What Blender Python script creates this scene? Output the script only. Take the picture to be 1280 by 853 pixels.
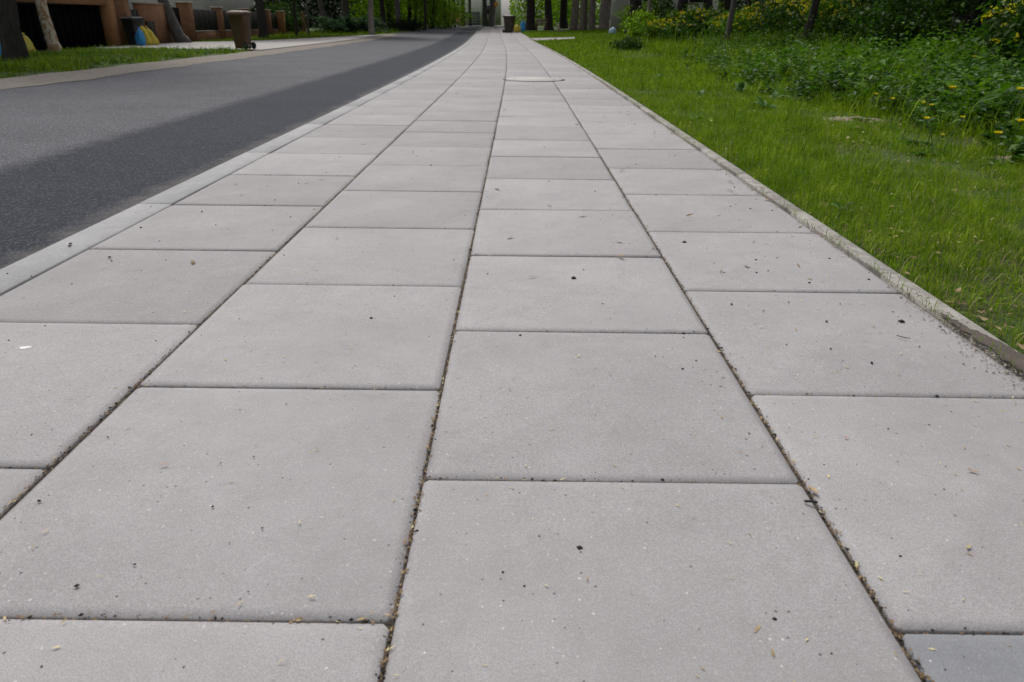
import bpy, math, random
import numpy as np
from mathutils import Matrix, Vector

for o in list(bpy.data.objects):
    bpy.data.objects.remove(o, do_unlink=True)
scene = bpy.context.scene
COL = scene.collection
rng = np.random.default_rng(11)
random.seed(5)

# ------------------------------------------------------------------ camera
F_PX, PITCH, YAW, ROLL = 899.41, 0.4161, -0.0028, 0.0115     # fitted to the slab grid (0.8 m slabs)
CAM_H = 0.8717
def cam_axes():
    r0 = np.array([math.cos(YAW), -math.sin(YAW), 0.0])
    fh = np.array([math.sin(YAW), math.cos(YAW), 0.0])
    zz = np.array([0, 0, 1.0])
    fw = fh*math.cos(PITCH) - zz*math.sin(PITCH)
    u0 = fh*math.sin(PITCH) + zz*math.cos(PITCH)
    c, s = math.cos(ROLL), math.sin(ROLL)
    return r0*c + u0*s, u0*c - r0*s, fw
RT, UP, FW = cam_axes()
cd = bpy.data.cameras.new('camera'); cam = bpy.data.objects.new('camera', cd); COL.objects.link(cam)
cd.sensor_width = 36; cd.lens = F_PX/1280*36; cd.clip_start = 0.02; cd.clip_end = 2000
m = Matrix.Identity(4)
for i in range(3):
    m[i][0], m[i][1], m[i][2] = RT[i], UP[i], -FW[i]
m[2][3] = CAM_H
cam.matrix_world = m
cd.dof.use_dof = True; cd.dof.focus_distance = 2.6; cd.dof.aperture_fstop = 6.5
scene.camera = cam
scene.render.resolution_x, scene.render.resolution_y = 1024, 682

# ------------------------------------------------------------------ world, sun, exposure
SUN_EL, SUN_AZ = math.radians(56), math.radians(-24)       # azimuth from +Y, negative = left of the view
w = bpy.data.worlds.new('World'); scene.world = w; w.use_nodes = True
nt = w.node_tree; nt.nodes.clear()
sky = nt.nodes.new('ShaderNodeTexSky'); sky.sky_type = 'NISHITA'; sky.sun_disc = False
sky.sun_elevation = SUN_EL; sky.sun_rotation = SUN_AZ; sky.dust_density = 4; sky.air_density = 1.0; sky.ozone_density = 1
hs = nt.nodes.new('ShaderNodeHueSaturation'); hs.inputs['Saturation'].default_value = 0.22
bg = nt.nodes.new('ShaderNodeBackground'); bg.inputs['Strength'].default_value = 0.13
wo = nt.nodes.new('ShaderNodeOutputWorld')
nt.links.new(sky.outputs[0], hs.inputs['Color']); nt.links.new(hs.outputs[0], bg.inputs[0]); nt.links.new(bg.outputs[0], wo.inputs[0])
sd = bpy.data.lights.new('sun', 'SUN'); sd.energy = 1.5; sd.angle = math.radians(14); sd.color = (1, .97, .93)
so = bpy.data.objects.new('sun', sd); COL.objects.link(so)
so.rotation_euler = Vector((-math.sin(SUN_AZ)*math.cos(SUN_EL), -math.cos(SUN_AZ)*math.cos(SUN_EL), -math.sin(SUN_EL))).to_track_quat('-Z', 'Y').to_euler()
vs = scene.view_settings
vs.view_transform = 'Standard'; vs.look = 'None'; vs.gamma = 1; vs.use_curve_mapping = False
vs.exposure = 0.20
scene.render.engine = 'CYCLES'
scene.cycles.max_bounces = 6

# ------------------------------------------------------------------ terrain functions
def smax(v, k=6.0):
    v = np.asarray(v, float)
    return np.where(v > k, v - k/2, np.where(v > 0, v*v/(2*k), 0.0))
def cx(y):                       # the street bends very slightly to the left
    y = np.asarray(y, float)
    return -0.0006*np.clip(y-8, 0, 25)**2 - 0.03*np.clip(y-33, 0, None)
def rise(y):                     # and climbs gently
    return 0.010*smax(np.asarray(y, float)-34, 8.0)
def gz(x, y):
    x = np.asarray(x, float); y = np.asarray(y, float)
    r = x - cx(y)
    z = rise(y)
    z = z + 0.05*np.clip(smax(r-3.1, 1.5), 0, 9.0)                # bank on the right
    z = z + 0.03*np.clip(r-3.0, 0, 1.5)*np.sin(x*2.3+1.0)*np.sin(y*1.7)
    z = z - 0.02*np.clip(-7.6-r, 0, 11.0)
    z = z + np.where(r < -7.0, 0.02, -0.012)
    return z
def ray(px, py):
    u = (px-640)/F_PX; v = (py-426.5)/F_PX
    return RT*u - UP*v + FW
def gpt(px, py):                 # pixel -> point on the ground it touches
    d = ray(px, py); z = 0.0
    for _ in range(40):
        t = (z-CAM_H)/d[2]; x, y = d[0]*t, d[1]*t
        z = 0.6*z + 0.4*float(gz(x, y))
    return np.array([x, y, float(gz(x, y))])
def at(px, Y):                   # column of the picture at a chosen distance down the street, on the ground
    if Y > 50: Y = 50+(Y-50)*1.25
    py = 40.0
    for _ in range(6):
        d = ray(px, py); x = d[0]/d[1]*Y; z = float(gz(x, Y))
        v = np.array([x, Y, z-CAM_H]); py = 426.5-F_PX*v.dot(UP)/v.dot(FW)
    return np.array([x, Y, z])

# ------------------------------------------------------------------ object helpers
def tag(o, label=None, cat=None, group=None, kind=None):
    if label: o['label'] = label
    if cat: o['category'] = cat
    if group: o['group'] = group
    if kind: o['kind'] = kind
    return o
def link(name, me, parent=None, loc=None):
    o = bpy.data.objects.new(name, me); COL.objects.link(o)
    if parent is not None: o.parent = parent
    if loc is not None: o.location = [float(c) for c in loc]
    return o
def empty(name, loc=(0, 0, 0), rz=0.0, sc=1.0):
    o = bpy.data.objects.new(name, None); COL.objects.link(o)
    o.location = [float(c) for c in loc]; o.rotation_euler = (0, 0, rz); o.scale = (sc,)*3 if np.isscalar(sc) else sc
    o.empty_display_size = 0.1
    return o
def copy_tree(o, parent=None):
    c = o.copy(); COL.objects.link(c); c.parent = parent
    for ch in list(o.children):
        copy_tree(ch, c)
    return c
def np_mesh(name, V, T=None, Q=None, mats=(), smooth=False, matidx=None):
    me = bpy.data.meshes.new(name)
    V = np.ascontiguousarray(V, dtype=np.float32)
    T = np.zeros((0, 3), int) if T is None else np.asarray(T, int)
    Q = np.zeros((0, 4), int) if Q is None else np.asarray(Q, int)
    me.vertices.add(len(V)); me.vertices.foreach_set('co', V.ravel())
    nl = T.size + Q.size; me.loops.add(nl)
    me.loops.foreach_set('vertex_index', np.concatenate([T.ravel(), Q.ravel()]).astype(np.int32))
    npoly = len(T)+len(Q); me.polygons.add(npoly)
    st = np.concatenate([np.arange(len(T))*3, T.size+np.arange(len(Q))*4]).astype(np.int32)
    me.polygons.foreach_set('loop_start', st)
    if smooth: me.polygons.foreach_set('use_smooth', np.ones(npoly, bool))
    for mt in (mats if isinstance(mats, (list, tuple)) else [mats]): me.materials.append(mt)
    if matidx is not None: me.polygons.foreach_set('material_index', np.asarray(matidx, np.int32))
    me.update(calc_edges=True); me.validate()
    return me
class MB:                        # collects boxes, tubes and surfaces into ONE mesh
    def __init__(s): s.V, s.T, s.Q, s.n = [], [], [], 0
    def add(s, V, T=(), Q=()):
        V = np.asarray(V, float)
        s.V.append(V)
        if len(T): s.T.append(np.asarray(T, int)+s.n)
        if len(Q): s.Q.append(np.asarray(Q, int)+s.n)
        s.n += len(V); return s
    def box(s, a, b, ch=0.0):
        (x0, y0, z0), (x1, y1, z1) = a, b
        if ch <= 0:
            V = [(x, y, z) for z in (z0, z1) for (x, y) in ((x0, y0), (x1, y0), (x1, y1), (x0, y1))]
            return s.add(V, Q=[(3, 2, 1, 0), (4, 5, 6, 7), (0, 1, 5, 4), (1, 2, 6, 5), (2, 3, 7, 6), (3, 0, 4, 7)])
        V = [(x, y, z0) for (x, y) in ((x0, y0), (x1, y0), (x1, y1), (x0, y1))]
        V += [(x, y, z1-ch) for (x, y) in ((x0, y0), (x1, y0), (x1, y1), (x0, y1))]
        V += [(x, y, z1) for (x, y) in ((x0+ch, y0+ch), (x1-ch, y0+ch), (x1-ch, y1-ch), (x0+ch, y1-ch))]
        Q = [(3, 2, 1, 0), (8, 9, 10, 11)]
        for i in range(4):
            j = (i+1) % 4
            Q += [(i, j, 4+j, 4+i), (4+i, 4+j, 8+j, 8+i)]
        return s.add(V, Q=Q)
    def tube(s, P, R, n=10, cap=True, ridge=0.0, seed=0):
        P = np.asarray(P, float); R = np.broadcast_to(np.asarray(R, float), (len(P),)) if np.ndim(R) < 2 else R
        rg = np.random.default_rng(seed)
        tg = np.gradient(P, axis=0); tg /= np.linalg.norm(tg, axis=1)[:, None]+1e-9
        ref = np.array([1.0, 0, 0]) if abs(tg[0][0]) < .8 else np.array([0, 1.0, 0])
        V = []; a = np.linspace(0, 2*np.pi, n, endpoint=False)
        rr = 1+ridge*rg.normal(size=n)
        for i in range(len(P)):
            x = ref - tg[i]*np.dot(ref, tg[i]); x /= np.linalg.norm(x); y = np.cross(tg[i], x)
            k = rr*(1+.35*ridge*rg.normal(size=n))
            V.append(P[i] + R[i]*(np.cos(a)*k)[:, None]*x + R[i]*(np.sin(a)*k)[:, None]*y)
        V = np.concatenate(V); Q = []
        for i in range(len(P)-1):
            for j in range(n):
                jn = (j+1) % n
                Q.append((i*n+j, i*n+jn, (i+1)*n+jn, (i+1)*n+j))
        T = []
        if cap:
            V = np.vstack([V, P[:1], P[-1:]]); b, t = len(P)*n, len(P)*n+1
            for j in range(n):
                jn = (j+1) % n
                T += [(b, jn, j), (t, (len(P)-1)*n+j, (len(P)-1)*n+jn)]
        return s.add(V, T, Q)
    def loft(s, rings, cap=True):
        n = len(rings[0]); V = np.concatenate([np.asarray(r, float) for r in rings]); Q = []
        for i in range(len(rings)-1):
            for j in range(n):
                jn = (j+1) % n
                Q.append((i*n+j, i*n+jn, (i+1)*n+jn, (i+1)*n+j))
        T = []
        if cap:
            V = np.vstack([V, np.mean(rings[0], axis=0)[None], np.mean(rings[-1], axis=0)[None]])
            b, t = len(rings)*n, len(rings)*n+1
            for j in range(n):
                jn = (j+1) % n
                T += [(b, jn, j), (t, (len(rings)-1)*n+j, (len(rings)-1)*n+jn)]
        return s.add(V, T, Q)
    def mesh(s, name, mat, smooth=False):
        return np_mesh(name, np.concatenate(s.V), np.concatenate(s.T) if s.T else None, np.concatenate(s.Q) if s.Q else None, mat, smooth)
    def build(s, name, mat, parent=None, smooth=False, loc=None):
        return link(name, s.mesh(name, mat, smooth), parent, loc)

# ------------------------------------------------------------------ materials
def newmat(name):
    mt = bpy.data.materials.new(name); mt.use_nodes = True
    n = mt.node_tree; b = n.nodes['Principled BSDF']
    return mt, n, b
def N(n, typ, **kw):
    o = n.nodes.new(typ)
    for k, v in kw.items():
        if k.startswith('i_'):
            key = k[2:].replace('_', ' ')
            o.inputs[int(key) if key.isdigit() else key].default_value = v
        else: setattr(o, k, v)
    return o
def L(n, a, b): n.links.new(a, b)
def ramp(n, src, stops):
    r = n.nodes.new('ShaderNodeValToRGB'); L(n, src, r.inputs[0])
    el = r.color_ramp.elements
    while len(el) < len(stops): el.new(.5)
    for e, (p, c) in zip(el, stops):
        e.position = p; e.color = (c, c, c, 1) if np.isscalar(c) else (*c, 1)
    return r.outputs[0]
def mixc(n, fac, a, b, mode='MIX'):
    x = n.nodes.new('ShaderNodeMix'); x.data_type = 'RGBA'; x.blend_type = mode
    for k, v in ((0, fac), (6, a), (7, b)):
        if hasattr(v, 'is_output'): L(n, v, x.inputs[k])
        else: x.inputs[k].default_value = v if k == 0 else (*v, 1)
    return x.outputs[2]
def math_(n, op, a, b=0.0, c=None):
    x = n.nodes.new('ShaderNodeMath'); x.operation = op
    for k, v in ((0, a), (1, b), (2, c)):
        if v is None: continue
        if hasattr(v, 'is_output'): L(n, v, x.inputs[k])
        else: x.inputs[k].default_value = v
    return x.outputs[0]
def noise(n, vec, scale, detail=4, rough=.6, out='Fac', dist=0.0):
    x = N(n, 'ShaderNodeTexNoise', i_Scale=scale, i_Detail=detail, i_Roughness=rough, i_Distortion=dist)
    if vec is not None: L(n, vec, x.inputs['Vector'])
    return x.outputs[out]
def pos(n): return N(n, 'ShaderNodeNewGeometry').outputs['Position']
def bump(n, b, h, strength, dist):
    x = N(n, 'ShaderNodeBump', i_Strength=strength, i_Distance=dist); L(n, h, x.inputs['Height']); L(n, x.outputs[0], b.inputs['Normal'])
def specks(n, p, scale, size, keep):          # sparse dots: a voronoi cell is kept when its random number is below keep
    v = N(n, 'ShaderNodeTexVoronoi', i_Scale=scale, i_Randomness=1.0); L(n, p, v.inputs['Vector'])
    sep = N(n, 'ShaderNodeSeparateColor'); L(n, v.outputs['Color'], sep.inputs[0])
    near = math_(n, 'LESS_THAN', v.outputs['Distance'], math_(n, 'MULTIPLY', sep.outputs[1], size))
    return math_(n, 'MULTIPLY', near, math_(n, 'LESS_THAN', sep.outputs[0], keep))

def concrete(name, base, var=.10, grain=1.0, rough=.78, dirt=0.0):
    mt, n, b = newmat(name); p = pos(n)
    oi = N(n, 'ShaderNodeObjectInfo')
    c0 = np.array(base)
    big = noise(n, p, 2.2, 5, .6)
    col = mixc(n, ramp(n, big, [(.3, 0), (.7, 1)]), tuple(c0*.88), tuple(c0*1.09))
    # slab to slab difference
    k = math_(n, 'MULTIPLY_ADD', oi.outputs['Random'], var*2, 1-var)
    cr = N(n, 'ShaderNodeCombineColor'); [L(n, k, cr.inputs[i]) for i in range(3)]
    col = mixc(n, 1.0, col, cr.outputs[0], 'MULTIPLY')
    # cloudy damp / rubbed marks
    sm = noise(n, p, 7.0, 6, .7, dist=1.2)
    col = mixc(n, math_(n, 'MULTIPLY', ramp(n, sm, [(.52, 0), (.70, 1)]), .26), col, tuple(c0*.62))
    sm2 = noise(n, p, 13.0, 7, .75, dist=.6)
    col = mixc(n, math_(n, 'MULTIPLY', ramp(n, sm2, [(.60, 0), (.72, 1)]), .34), col, tuple(np.minimum(c0*1.5, .8)))
    # grain
    g = noise(n, p, 420, 2, .7); g2 = noise(n, p, 130, 3, .7)
    col = mixc(n, math_(n, 'MULTIPLY', ramp(n, g, [(.38, 1), (.62, 0)]), .46*grain), col, tuple(c0*.45))
    col = mixc(n, math_(n, 'MULTIPLY', ramp(n, g2, [(.52, 0), (.74, 1)]), .18*grain), col, tuple(np.minimum(c0*1.6, .85)))
    s1 = specks(n, p, 58, .16, .34)
    col = mixc(n, math_(n, 'MULTIPLY', s1, .8), col, tuple(c0*.16))
    s2 = specks(n, p, 62, .16, .35)
    col = mixc(n, math_(n, 'MULTIPLY', s2, .55), col, (.68, .66, .64))
    if dirt:
        dn = noise(n, p, 11, 7, .75, dist=.8)
        col = mixc(n, math_(n, 'MULTIPLY', ramp(n, dn, [(.42, 0), (.62, 1)]), dirt), col, (.10, .085, .06))
    L(n, col, b.inputs['Base Color']); b.inputs['Roughness'].default_value = rough
    b.inputs['Specular IOR Level'].default_value = .25
    h = math_(n, 'ADD', math_(n, 'MULTIPLY', g, .6), math_(n, 'SUBTRACT', g2, math_(n, 'MULTIPLY', s1, 1.5)))
    bump(n, b, h, .35, .0012)
    return mt

def asphalt(name, dark, light, stone, blend=None):
    mt, n, b = newmat(name); p = pos(n)
    big = noise(n, p, .9, 5, .6); mid = noise(n, p, 9, 5, .7)
    def tone(dark, light, stone):
        col = mixc(n, ramp(n, big, [(.35, 0), (.65, 1)]), dark, light)
        col = mixc(n, math_(n, 'MULTIPLY', ramp(n, mid, [(.45, 0), (.7, 1)]), .45), col, light)
        col = mixc(n, math_(n, 'MULTIPLY', ramp(n, sep.outputs[0], [(.60, 0), (.95, 1)]), .75), col, stone)
        col = mixc(n, math_(n, 'MULTIPLY', ramp(n, v.outputs['Distance'], [(.2, 0), (.5, 1)]), .7), col, tuple(np.array(dark)*.3))
        return mixc(n, math_(n, 'MULTIPLY', ramp(n, fine, [(.4, 1), (.62, 0)]), .6), col, tuple(np.array(dark)*.35))
    v = N(n, 'ShaderNodeTexVoronoi', i_Scale=85); L(n, p, v.inputs['Vector'])
    sep = N(n, 'ShaderNodeSeparateColor'); L(n, v.outputs['Color'], sep.inputs[0])
    fine = noise(n, p, 300, 2, .7)
    col = tone(dark, light, stone)
    if blend is not None:                       # worn transition to the old surface, dust against the kerb
        ac = N(n, 'ShaderNodeAttribute', attribute_name='across').outputs['Fac']
        e = math_(n, 'ADD', ac, math_(n, 'MULTIPLY', math_(n, 'SUBTRACT', mid, .5), .35))
        mr = N(n, 'ShaderNodeMapRange', i_1=-3.52, i_2=-3.28); L(n, e, mr.inputs[0])
        col = mixc(n, mr.outputs[0], tone(*blend), col)
        e2 = math_(n, 'ADD', ac, math_(n, 'MULTIPLY', math_(n, 'SUBTRACT', noise(n, p, 4, 6, .75), .5), .45))
        mr2 = N(n, 'ShaderNodeMapRange', i_1=-2.20, i_2=-1.93); L(n, e2, mr2.inputs[0])
        dust = mixc(n, ramp(n, fine, [(.35, 0), (.65, 1)]), (.07, .063, .06), (.30, .27, .245))
        col = mixc(n, math_(n, 'MULTIPLY', mr2.outputs[0], .8), col, dust)
    L(n, col, b.inputs['Base Color'])
    b.inputs['Roughness'].default_value = .75; b.inputs['Specular IOR Level'].default_value = .10
    bump(n, b, math_(n, 'SUBTRACT', math_(n, 'MULTIPLY', sep.outputs[1], .5), v.outputs['Distance']), .35, .005)
    return mt

def leafmat(name, cols, trans=.35, rough=.5, vary=.6, spec=.16):
    mt, n, b = newmat(name)
    ge = N(n, 'ShaderNodeNewGeometry'); oi = N(n, 'ShaderNodeObjectInfo')
    st = [(i/(len(cols)-1), c) for i, c in enumerate(cols)]
    nz = noise(n, ge.outputs['Position'], vary, 3, .6)
    k = math_(n, 'MULTIPLY_ADD', ge.outputs['Random Per Island'], .6, math_(n, 'MULTIPLY_ADD', nz, 1.1, -.35))
    k = math_(n, 'MULTIPLY_ADD', oi.outputs['Random'], .16, math_(n, 'SUBTRACT', k, .08))
    col = ramp(n, k, st)
    L(n, col, b.inputs['Base Color']); b.inputs['Roughness'].default_value = rough
    b.inputs['Specular IOR Level'].default_value = spec
    tr = N(n, 'ShaderNodeBsdfTranslucent')
    L(n, mixc(n, 1.0, col, (1.0, 1.15, .5), 'MULTIPLY'), tr.inputs[0])
    mx = N(n, 'ShaderNodeMixShader', i_0=trans); L(n, b.outputs[0], mx.inputs[1]); L(n, tr.outputs[0], mx.inputs[2])
    L(n, mx.outputs[0], n.nodes['Material Output'].inputs[0])
    return mt

def plain(name, c, rough=.6, nscale=8.0, namp=.25, metal=0.0, bscale=60, bstr=.15):
    mt, n, b = newmat(name); p = N(n, 'ShaderNodeTexCoord').outputs['Object']
    c = np.array(c, float)
    f = noise(n, p, nscale, 5, .65)
    L(n, mixc(n, ramp(n, f, [(.3, 0), (.7, 1)]), tuple(c*(1-namp)), tuple(np.minimum(c*(1+namp), .9))), b.inputs['Base Color'])
    b.inputs['Roughness'].default_value = rough; b.inputs['Metallic'].default_value = metal
    bump(n, b, noise(n, p, bscale, 3), bstr, .004)
    return mt

def barkmat(name, dark, light, patch=None):
    mt, n, b = newmat(name); p = N(n, 'ShaderNodeTexCoord').outputs['Object']
    mp = N(n, 'ShaderNodeMapping'); L(n, p, mp.inputs[0]); mp.inputs['Scale'].default_value = (9, 9, 1.6)
    f = noise(n, mp.outputs[0], 1.6, 6, .7)
    col = mixc(n, ramp(n, f, [(.35, 0), (.68, 1)]), dark, light)
    if patch is not None:
        mp2 = N(n, 'ShaderNodeMapping'); L(n, p, mp2.inputs[0]); mp2.inputs['Scale'].default_value = (5, 5, 4); mp2.inputs['Rotation'].default_value = (.5, .4, 0)
        col = mixc(n, ramp(n, noise(n, mp2.outputs[0], 1.2, 3, .6, dist=1.0), [(.46, 0), (.54, 1)]), col, patch)
    g = noise(n, p, 1.3, 4)
    col = mixc(n, math_(n, 'MULTIPLY', ramp(n, g, [(.55, 0), (.75, 1)]), .4), col, (.05, .075, .03))
    L(n, col, b.inputs['Base Color']); b.inputs['Roughness'].default_value = .9
    bump(n, b, f, .9, .05)
    return mt

def brickmat(name, c1, c2, mortar):
    mt, n, b = newmat(name); p = pos(n)
    sx = N(n, 'ShaderNodeSeparateXYZ'); L(n, p, sx.inputs[0])
    cb = N(n, 'ShaderNodeCombineXYZ'); L(n, math_(n, 'ADD', sx.outputs[0], sx.outputs[1]), cb.inputs[0]); L(n, sx.outputs[2], cb.inputs[1])
    bt = N(n, 'ShaderNodeTexBrick', i_Scale=1.0); L(n, cb.outputs[0], bt.inputs['Vector'])
    for k, v in (('Color1', c1), ('Color2', c2), ('Mortar', mortar)): bt.inputs[k].default_value = (*v, 1)
    bt.inputs['Mortar Size'].default_value = .006; bt.inputs['Brick Width'].default_value = .25; bt.inputs['Row Height'].default_value = .075
    col = mixc(n, math_(n, 'MULTIPLY', noise(n, p, 3, 5), .5), bt.outputs['Color'], tuple(np.array(c1)*.5))
    L(n, col, b.inputs['Base Color']); b.inputs['Roughness'].default_value = .85
    bump(n, b, bt.outputs['Fac'], -.5, .006)
    return mt

def soilmat():
    mt, n, b = newmat('soil and turf'); p = pos(n)
    a = noise(n, p, .55, 5, .65); c = noise(n, p, 5, 6, .7); f = noise(n, p, 45, 4, .7)
    soil = mixc(n, ramp(n, c, [(.3, 0), (.7, 1)]), (.024, .017, .009), (.065, .045, .026))
    green = mixc(n, ramp(n, f, [(.3, 0), (.7, 1)]), (.018, .040, .004), (.070, .12, .008))
    col = mixc(n, ramp(n, math_(n, 'MULTIPLY_ADD', c, .35, a), [(.48, 0), (.66, 1)]), soil, green)
    L(n, col, b.inputs['Base Color']); b.inputs['Roughness'].default_value = .95
    bump(n, b, math_(n, 'ADD', f, c), .8, .03)
    return mt

def jointmat():
    mt, n, b = newmat('joint dirt'); p = pos(n)
    a = noise(n, p, 14, 5, .7); f = noise(n, p, 260, 3, .7)
    col = mixc(n, ramp(n, f, [(.35, 0), (.7, 1)]), (.022, .017, .013), (.10, .075, .055))
    col = mixc(n, ramp(n, a, [(.5, 0), (.72, 1)]), col, (.16, .125, .09))
    L(n, col, b.inputs['Base Color']); b.inputs['Roughness'].default_value = .95
    bump(n, b, f, .8, .004)
    return mt

def sandmat(name, c1, c2, scale=180):
    mt, n, b = newmat(name); p = pos(n)
    f = noise(n, p, scale, 4, .75); a = noise(n, p, 6, 5, .7)
    col = mixc(n, ramp(n, f, [(.3, 0), (.7, 1)]), c1, c2)
    col = mixc(n, math_(n, 'MULTIPLY', ramp(n, a, [(.4, 0), (.7, 1)]), .5), col, tuple(np.array(c1)*.6))
    L(n, col, b.inputs['Base Color']); b.inputs['Roughness'].default_value = .95
    bump(n, b, f, .6, .006)
    return mt

M = {}
M['slab'] = concrete('slab concrete', (.380, .361, .363), .10, 1.25, .78, .07)
M['slab_dark'] = concrete('slab concrete bluish', (.235, .24, .255), .03)
M['kerb'] = concrete('kerb concrete', (.385, .382, .386), .05, 1.1, .8, .12)
M['edging'] = concrete('edging concrete', (.42, .40, .37), .05, 1.4, .9, .55)
M['collar'] = concrete('pale concrete', (.50, .485, .46), .05, 1.0)
OLD = ((.135, .136, .153), (.210, .211, .234), (.48, .48, .51))
M['asphalt_old'] = asphalt('old asphalt', *OLD)
M['asphalt_new'] = asphalt('fresh asphalt', (.036, .041, .058), (.060, .068, .092), (.19, .205, .245), OLD)
M['soil'] = soilmat()
M['joint'] = jointmat()
M['sand'] = sandmat('road edge grit', (.13, .112, .092), (.30, .262, .222), 40)
M['mud'] = sandmat('damp soil', (.06, .048, .04), (.14, .112, .092), 120)
M['bare'] = sandmat('bare earth', (.16, .12, .09), (.34, .27, .21), 60)
M['grit'] = sandmat('pale grit', (.30, .25, .18), (.52, .45, .36), 300)
M['paver'] = concrete('drive pavers', (.40, .375, .355), .02, .8, .9)
M['grass'] = leafmat('grass blades', [(.018, .048, .002), (.092, .172, .003), (.185, .290, .005), (.42, .50, .06)], .32, .55, 4.0, .08)
M['grass_far'] = leafmat('verge grass', [(.055, .05, .022), (.075, .12, .006), (.15, .24, .008), (.30, .36, .05)], .35, .55, 1.3, .08)
M['grass_dry'] = leafmat('dry grass', [(.22, .17, .08), (.38, .31, .16), (.52, .45, .27)], .2, .6, 3)
M['herb'] = leafmat('herb leaves', [(.010, .034, .005), (.024, .068, .009), (.050, .115, .017), (.10, .18, .032)], .3, .42, .9)
M['weed'] = leafmat('weed leaves', [(.026, .072, .005), (.070, .155, .010), (.15, .26, .02)], .4, .5, 1.4, .12)
M['clover'] = leafmat('lawn weed leaves', [(.05, .12, .01), (.12, .22, .015), (.24, .34, .05)], .35, .5, 3, .12)
M['dock'] = leafmat('broad weed leaves', [(.05, .11, .035), (.09, .17, .06), (.14, .23, .09)], .3, .4, 2)
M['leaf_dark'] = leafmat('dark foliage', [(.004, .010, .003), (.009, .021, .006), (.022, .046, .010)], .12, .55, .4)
M['leaf_mid'] = leafmat('mid foliage', [(.012, .036, .004), (.032, .080, .008), (.075, .150, .014)], .35, .5, .9)
M['leaf_light'] = leafmat('spring foliage', [(.09, .18, .010), (.18, .30, .015), (.30, .42, .03)], .55, .5, .5)
M['leaf_conifer'] = leafmat('juniper foliage', [(.020, .055, .028), (.050, .105, .052), (.10, .17, .08)], .2, .6, 1.2)
M['leaf_pink'] = leafmat('pink blossom', [(.40, .16, .18), (.55, .27, .28), (.62, .38, .36)], .3, .6, 1)
M['petal'] = leafmat('yellow petals', [(.70, .52, .008), (.80, .66, .012), (.85, .76, .05)], .25, .5, 3)
M['husk'] = leafmat('husks', [(.22, .11, .06), (.42, .31, .15), (.62, .53, .30), (.52, .50, .22)], .1, .6, 40)
M['deadleaf'] = leafmat('dead leaves', [(.10, .06, .03), (.22, .15, .08), (.36, .28, .16)], .1, .7, 20)
M['husk_dark'] = leafmat('dark bits', [(.012, .011, .010), (.03, .025, .02), (.08, .055, .035)], 0.0, .6, 40)
M['bark'] = barkmat('dark bark', (.012, .010, .008), (.048, .040, .032))
M['bark_grey'] = barkmat('grey bark', (.05, .045, .04), (.15, .135, .12))
M['bark_pale'] = barkmat('pale bark', (.14, .12, .10), (.33, .30, .26))
M['bark_mottled'] = barkmat('mottled bark', (.24, .13, .06), (.42, .28, .17), (.55, .48, .40))
M['brick'] = brickmat('brown brick', (.30, .125, .05), (.20, .09, .04), (.24, .19, .14))
M['brick_orange'] = brickmat('orange brick', (.34, .155, .05), (.27, .12, .04), (.22, .16, .10))
M['cap'] = concrete('wall coping', (.34, .28, .22), .05)
M['panel'] = plain('dark fence boards', (.024, .020, .018), .6)
M['gate'] = plain('dark shade panel', (.003, .003, .0035), 1.0)  # near-black colour carries the shade of the gateway opening
M['gate'].node_tree.nodes['Principled BSDF'].inputs['Specular IOR Level'].default_value = .05
M['render'] = plain('white render', (.76, .74, .70), .9, 2, .08)
M['rooft'] = plain('roof tiles', (.12, .05, .035), .8, 5, .3)
M['glass'] = plain('window glass', (.03, .035, .04), .08, 2, .1, 0, 3, .0)
M['bin_brown'] = plain('brown bin plastic', (.075, .040, .018), .5, 3, .18)
M['bin_lid'] = plain('dusty bin lid', (.24, .18, .14), .6, 6, .2)
M['bin_dark'] = plain('dark brown bin plastic', (.045, .032, .022), .45, 3, .2)
M['bin_black'] = plain('black bin plastic', (.013, .014, .017), .45, 3, .2)
M['rubber'] = plain('black rubber', (.010, .010, .010), .7)
M['rim'] = plain('wheel hub plastic', (.06, .055, .05), .5)
M['bag_yellow'] = plain('yellow sack film', (.60, .48, .05), .28, 3, .15, 0, 12, .8)
M['bag_blue'] = plain('blue sack film', (.03, .28, .62), .28, 3, .15, 0, 12, .8)
M['bag_pale'] = plain('pale blue sack film', (.45, .62, .78), .3, 3, .15, 0, 12, .8)
M['iron'] = plain('cast iron', (.03, .028, .027), .55, 20, .3, .3)
M['steel'] = plain('grey painted steel', (.22, .22, .22), .45)
M['orange'] = plain('orange sign paint', (.75, .27, .01), .5, 4, .05)
M['redwood'] = plain('red stained boards', (.13, .035, .025), .7)
M['palewood'] = plain('weathered boards', (.36, .27, .22), .8)
M['straw'] = plain('dry stalk', (.42, .33, .19), .8, 30, .2)
M['plank'] = barkmat('weathered planks', (.09, .075, .062), (.30, .25, .21))
M['grey_door'] = plain('grey door', (.23, .235, .23), .6, 2, .08)
M['white'] = plain('chalky white', (.72, .71, .68), .8)
M['pinkleaf'] = plain('pinkish bud scale', (.52, .30, .22), .6, 40, .3)
M['tanleaf'] = plain('dry tan leaf', (.45, .31, .17), .7, 40, .3)
M['twig'] = plain('dark twig', (.022, .018, .016), .7, 40, .3)

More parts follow.
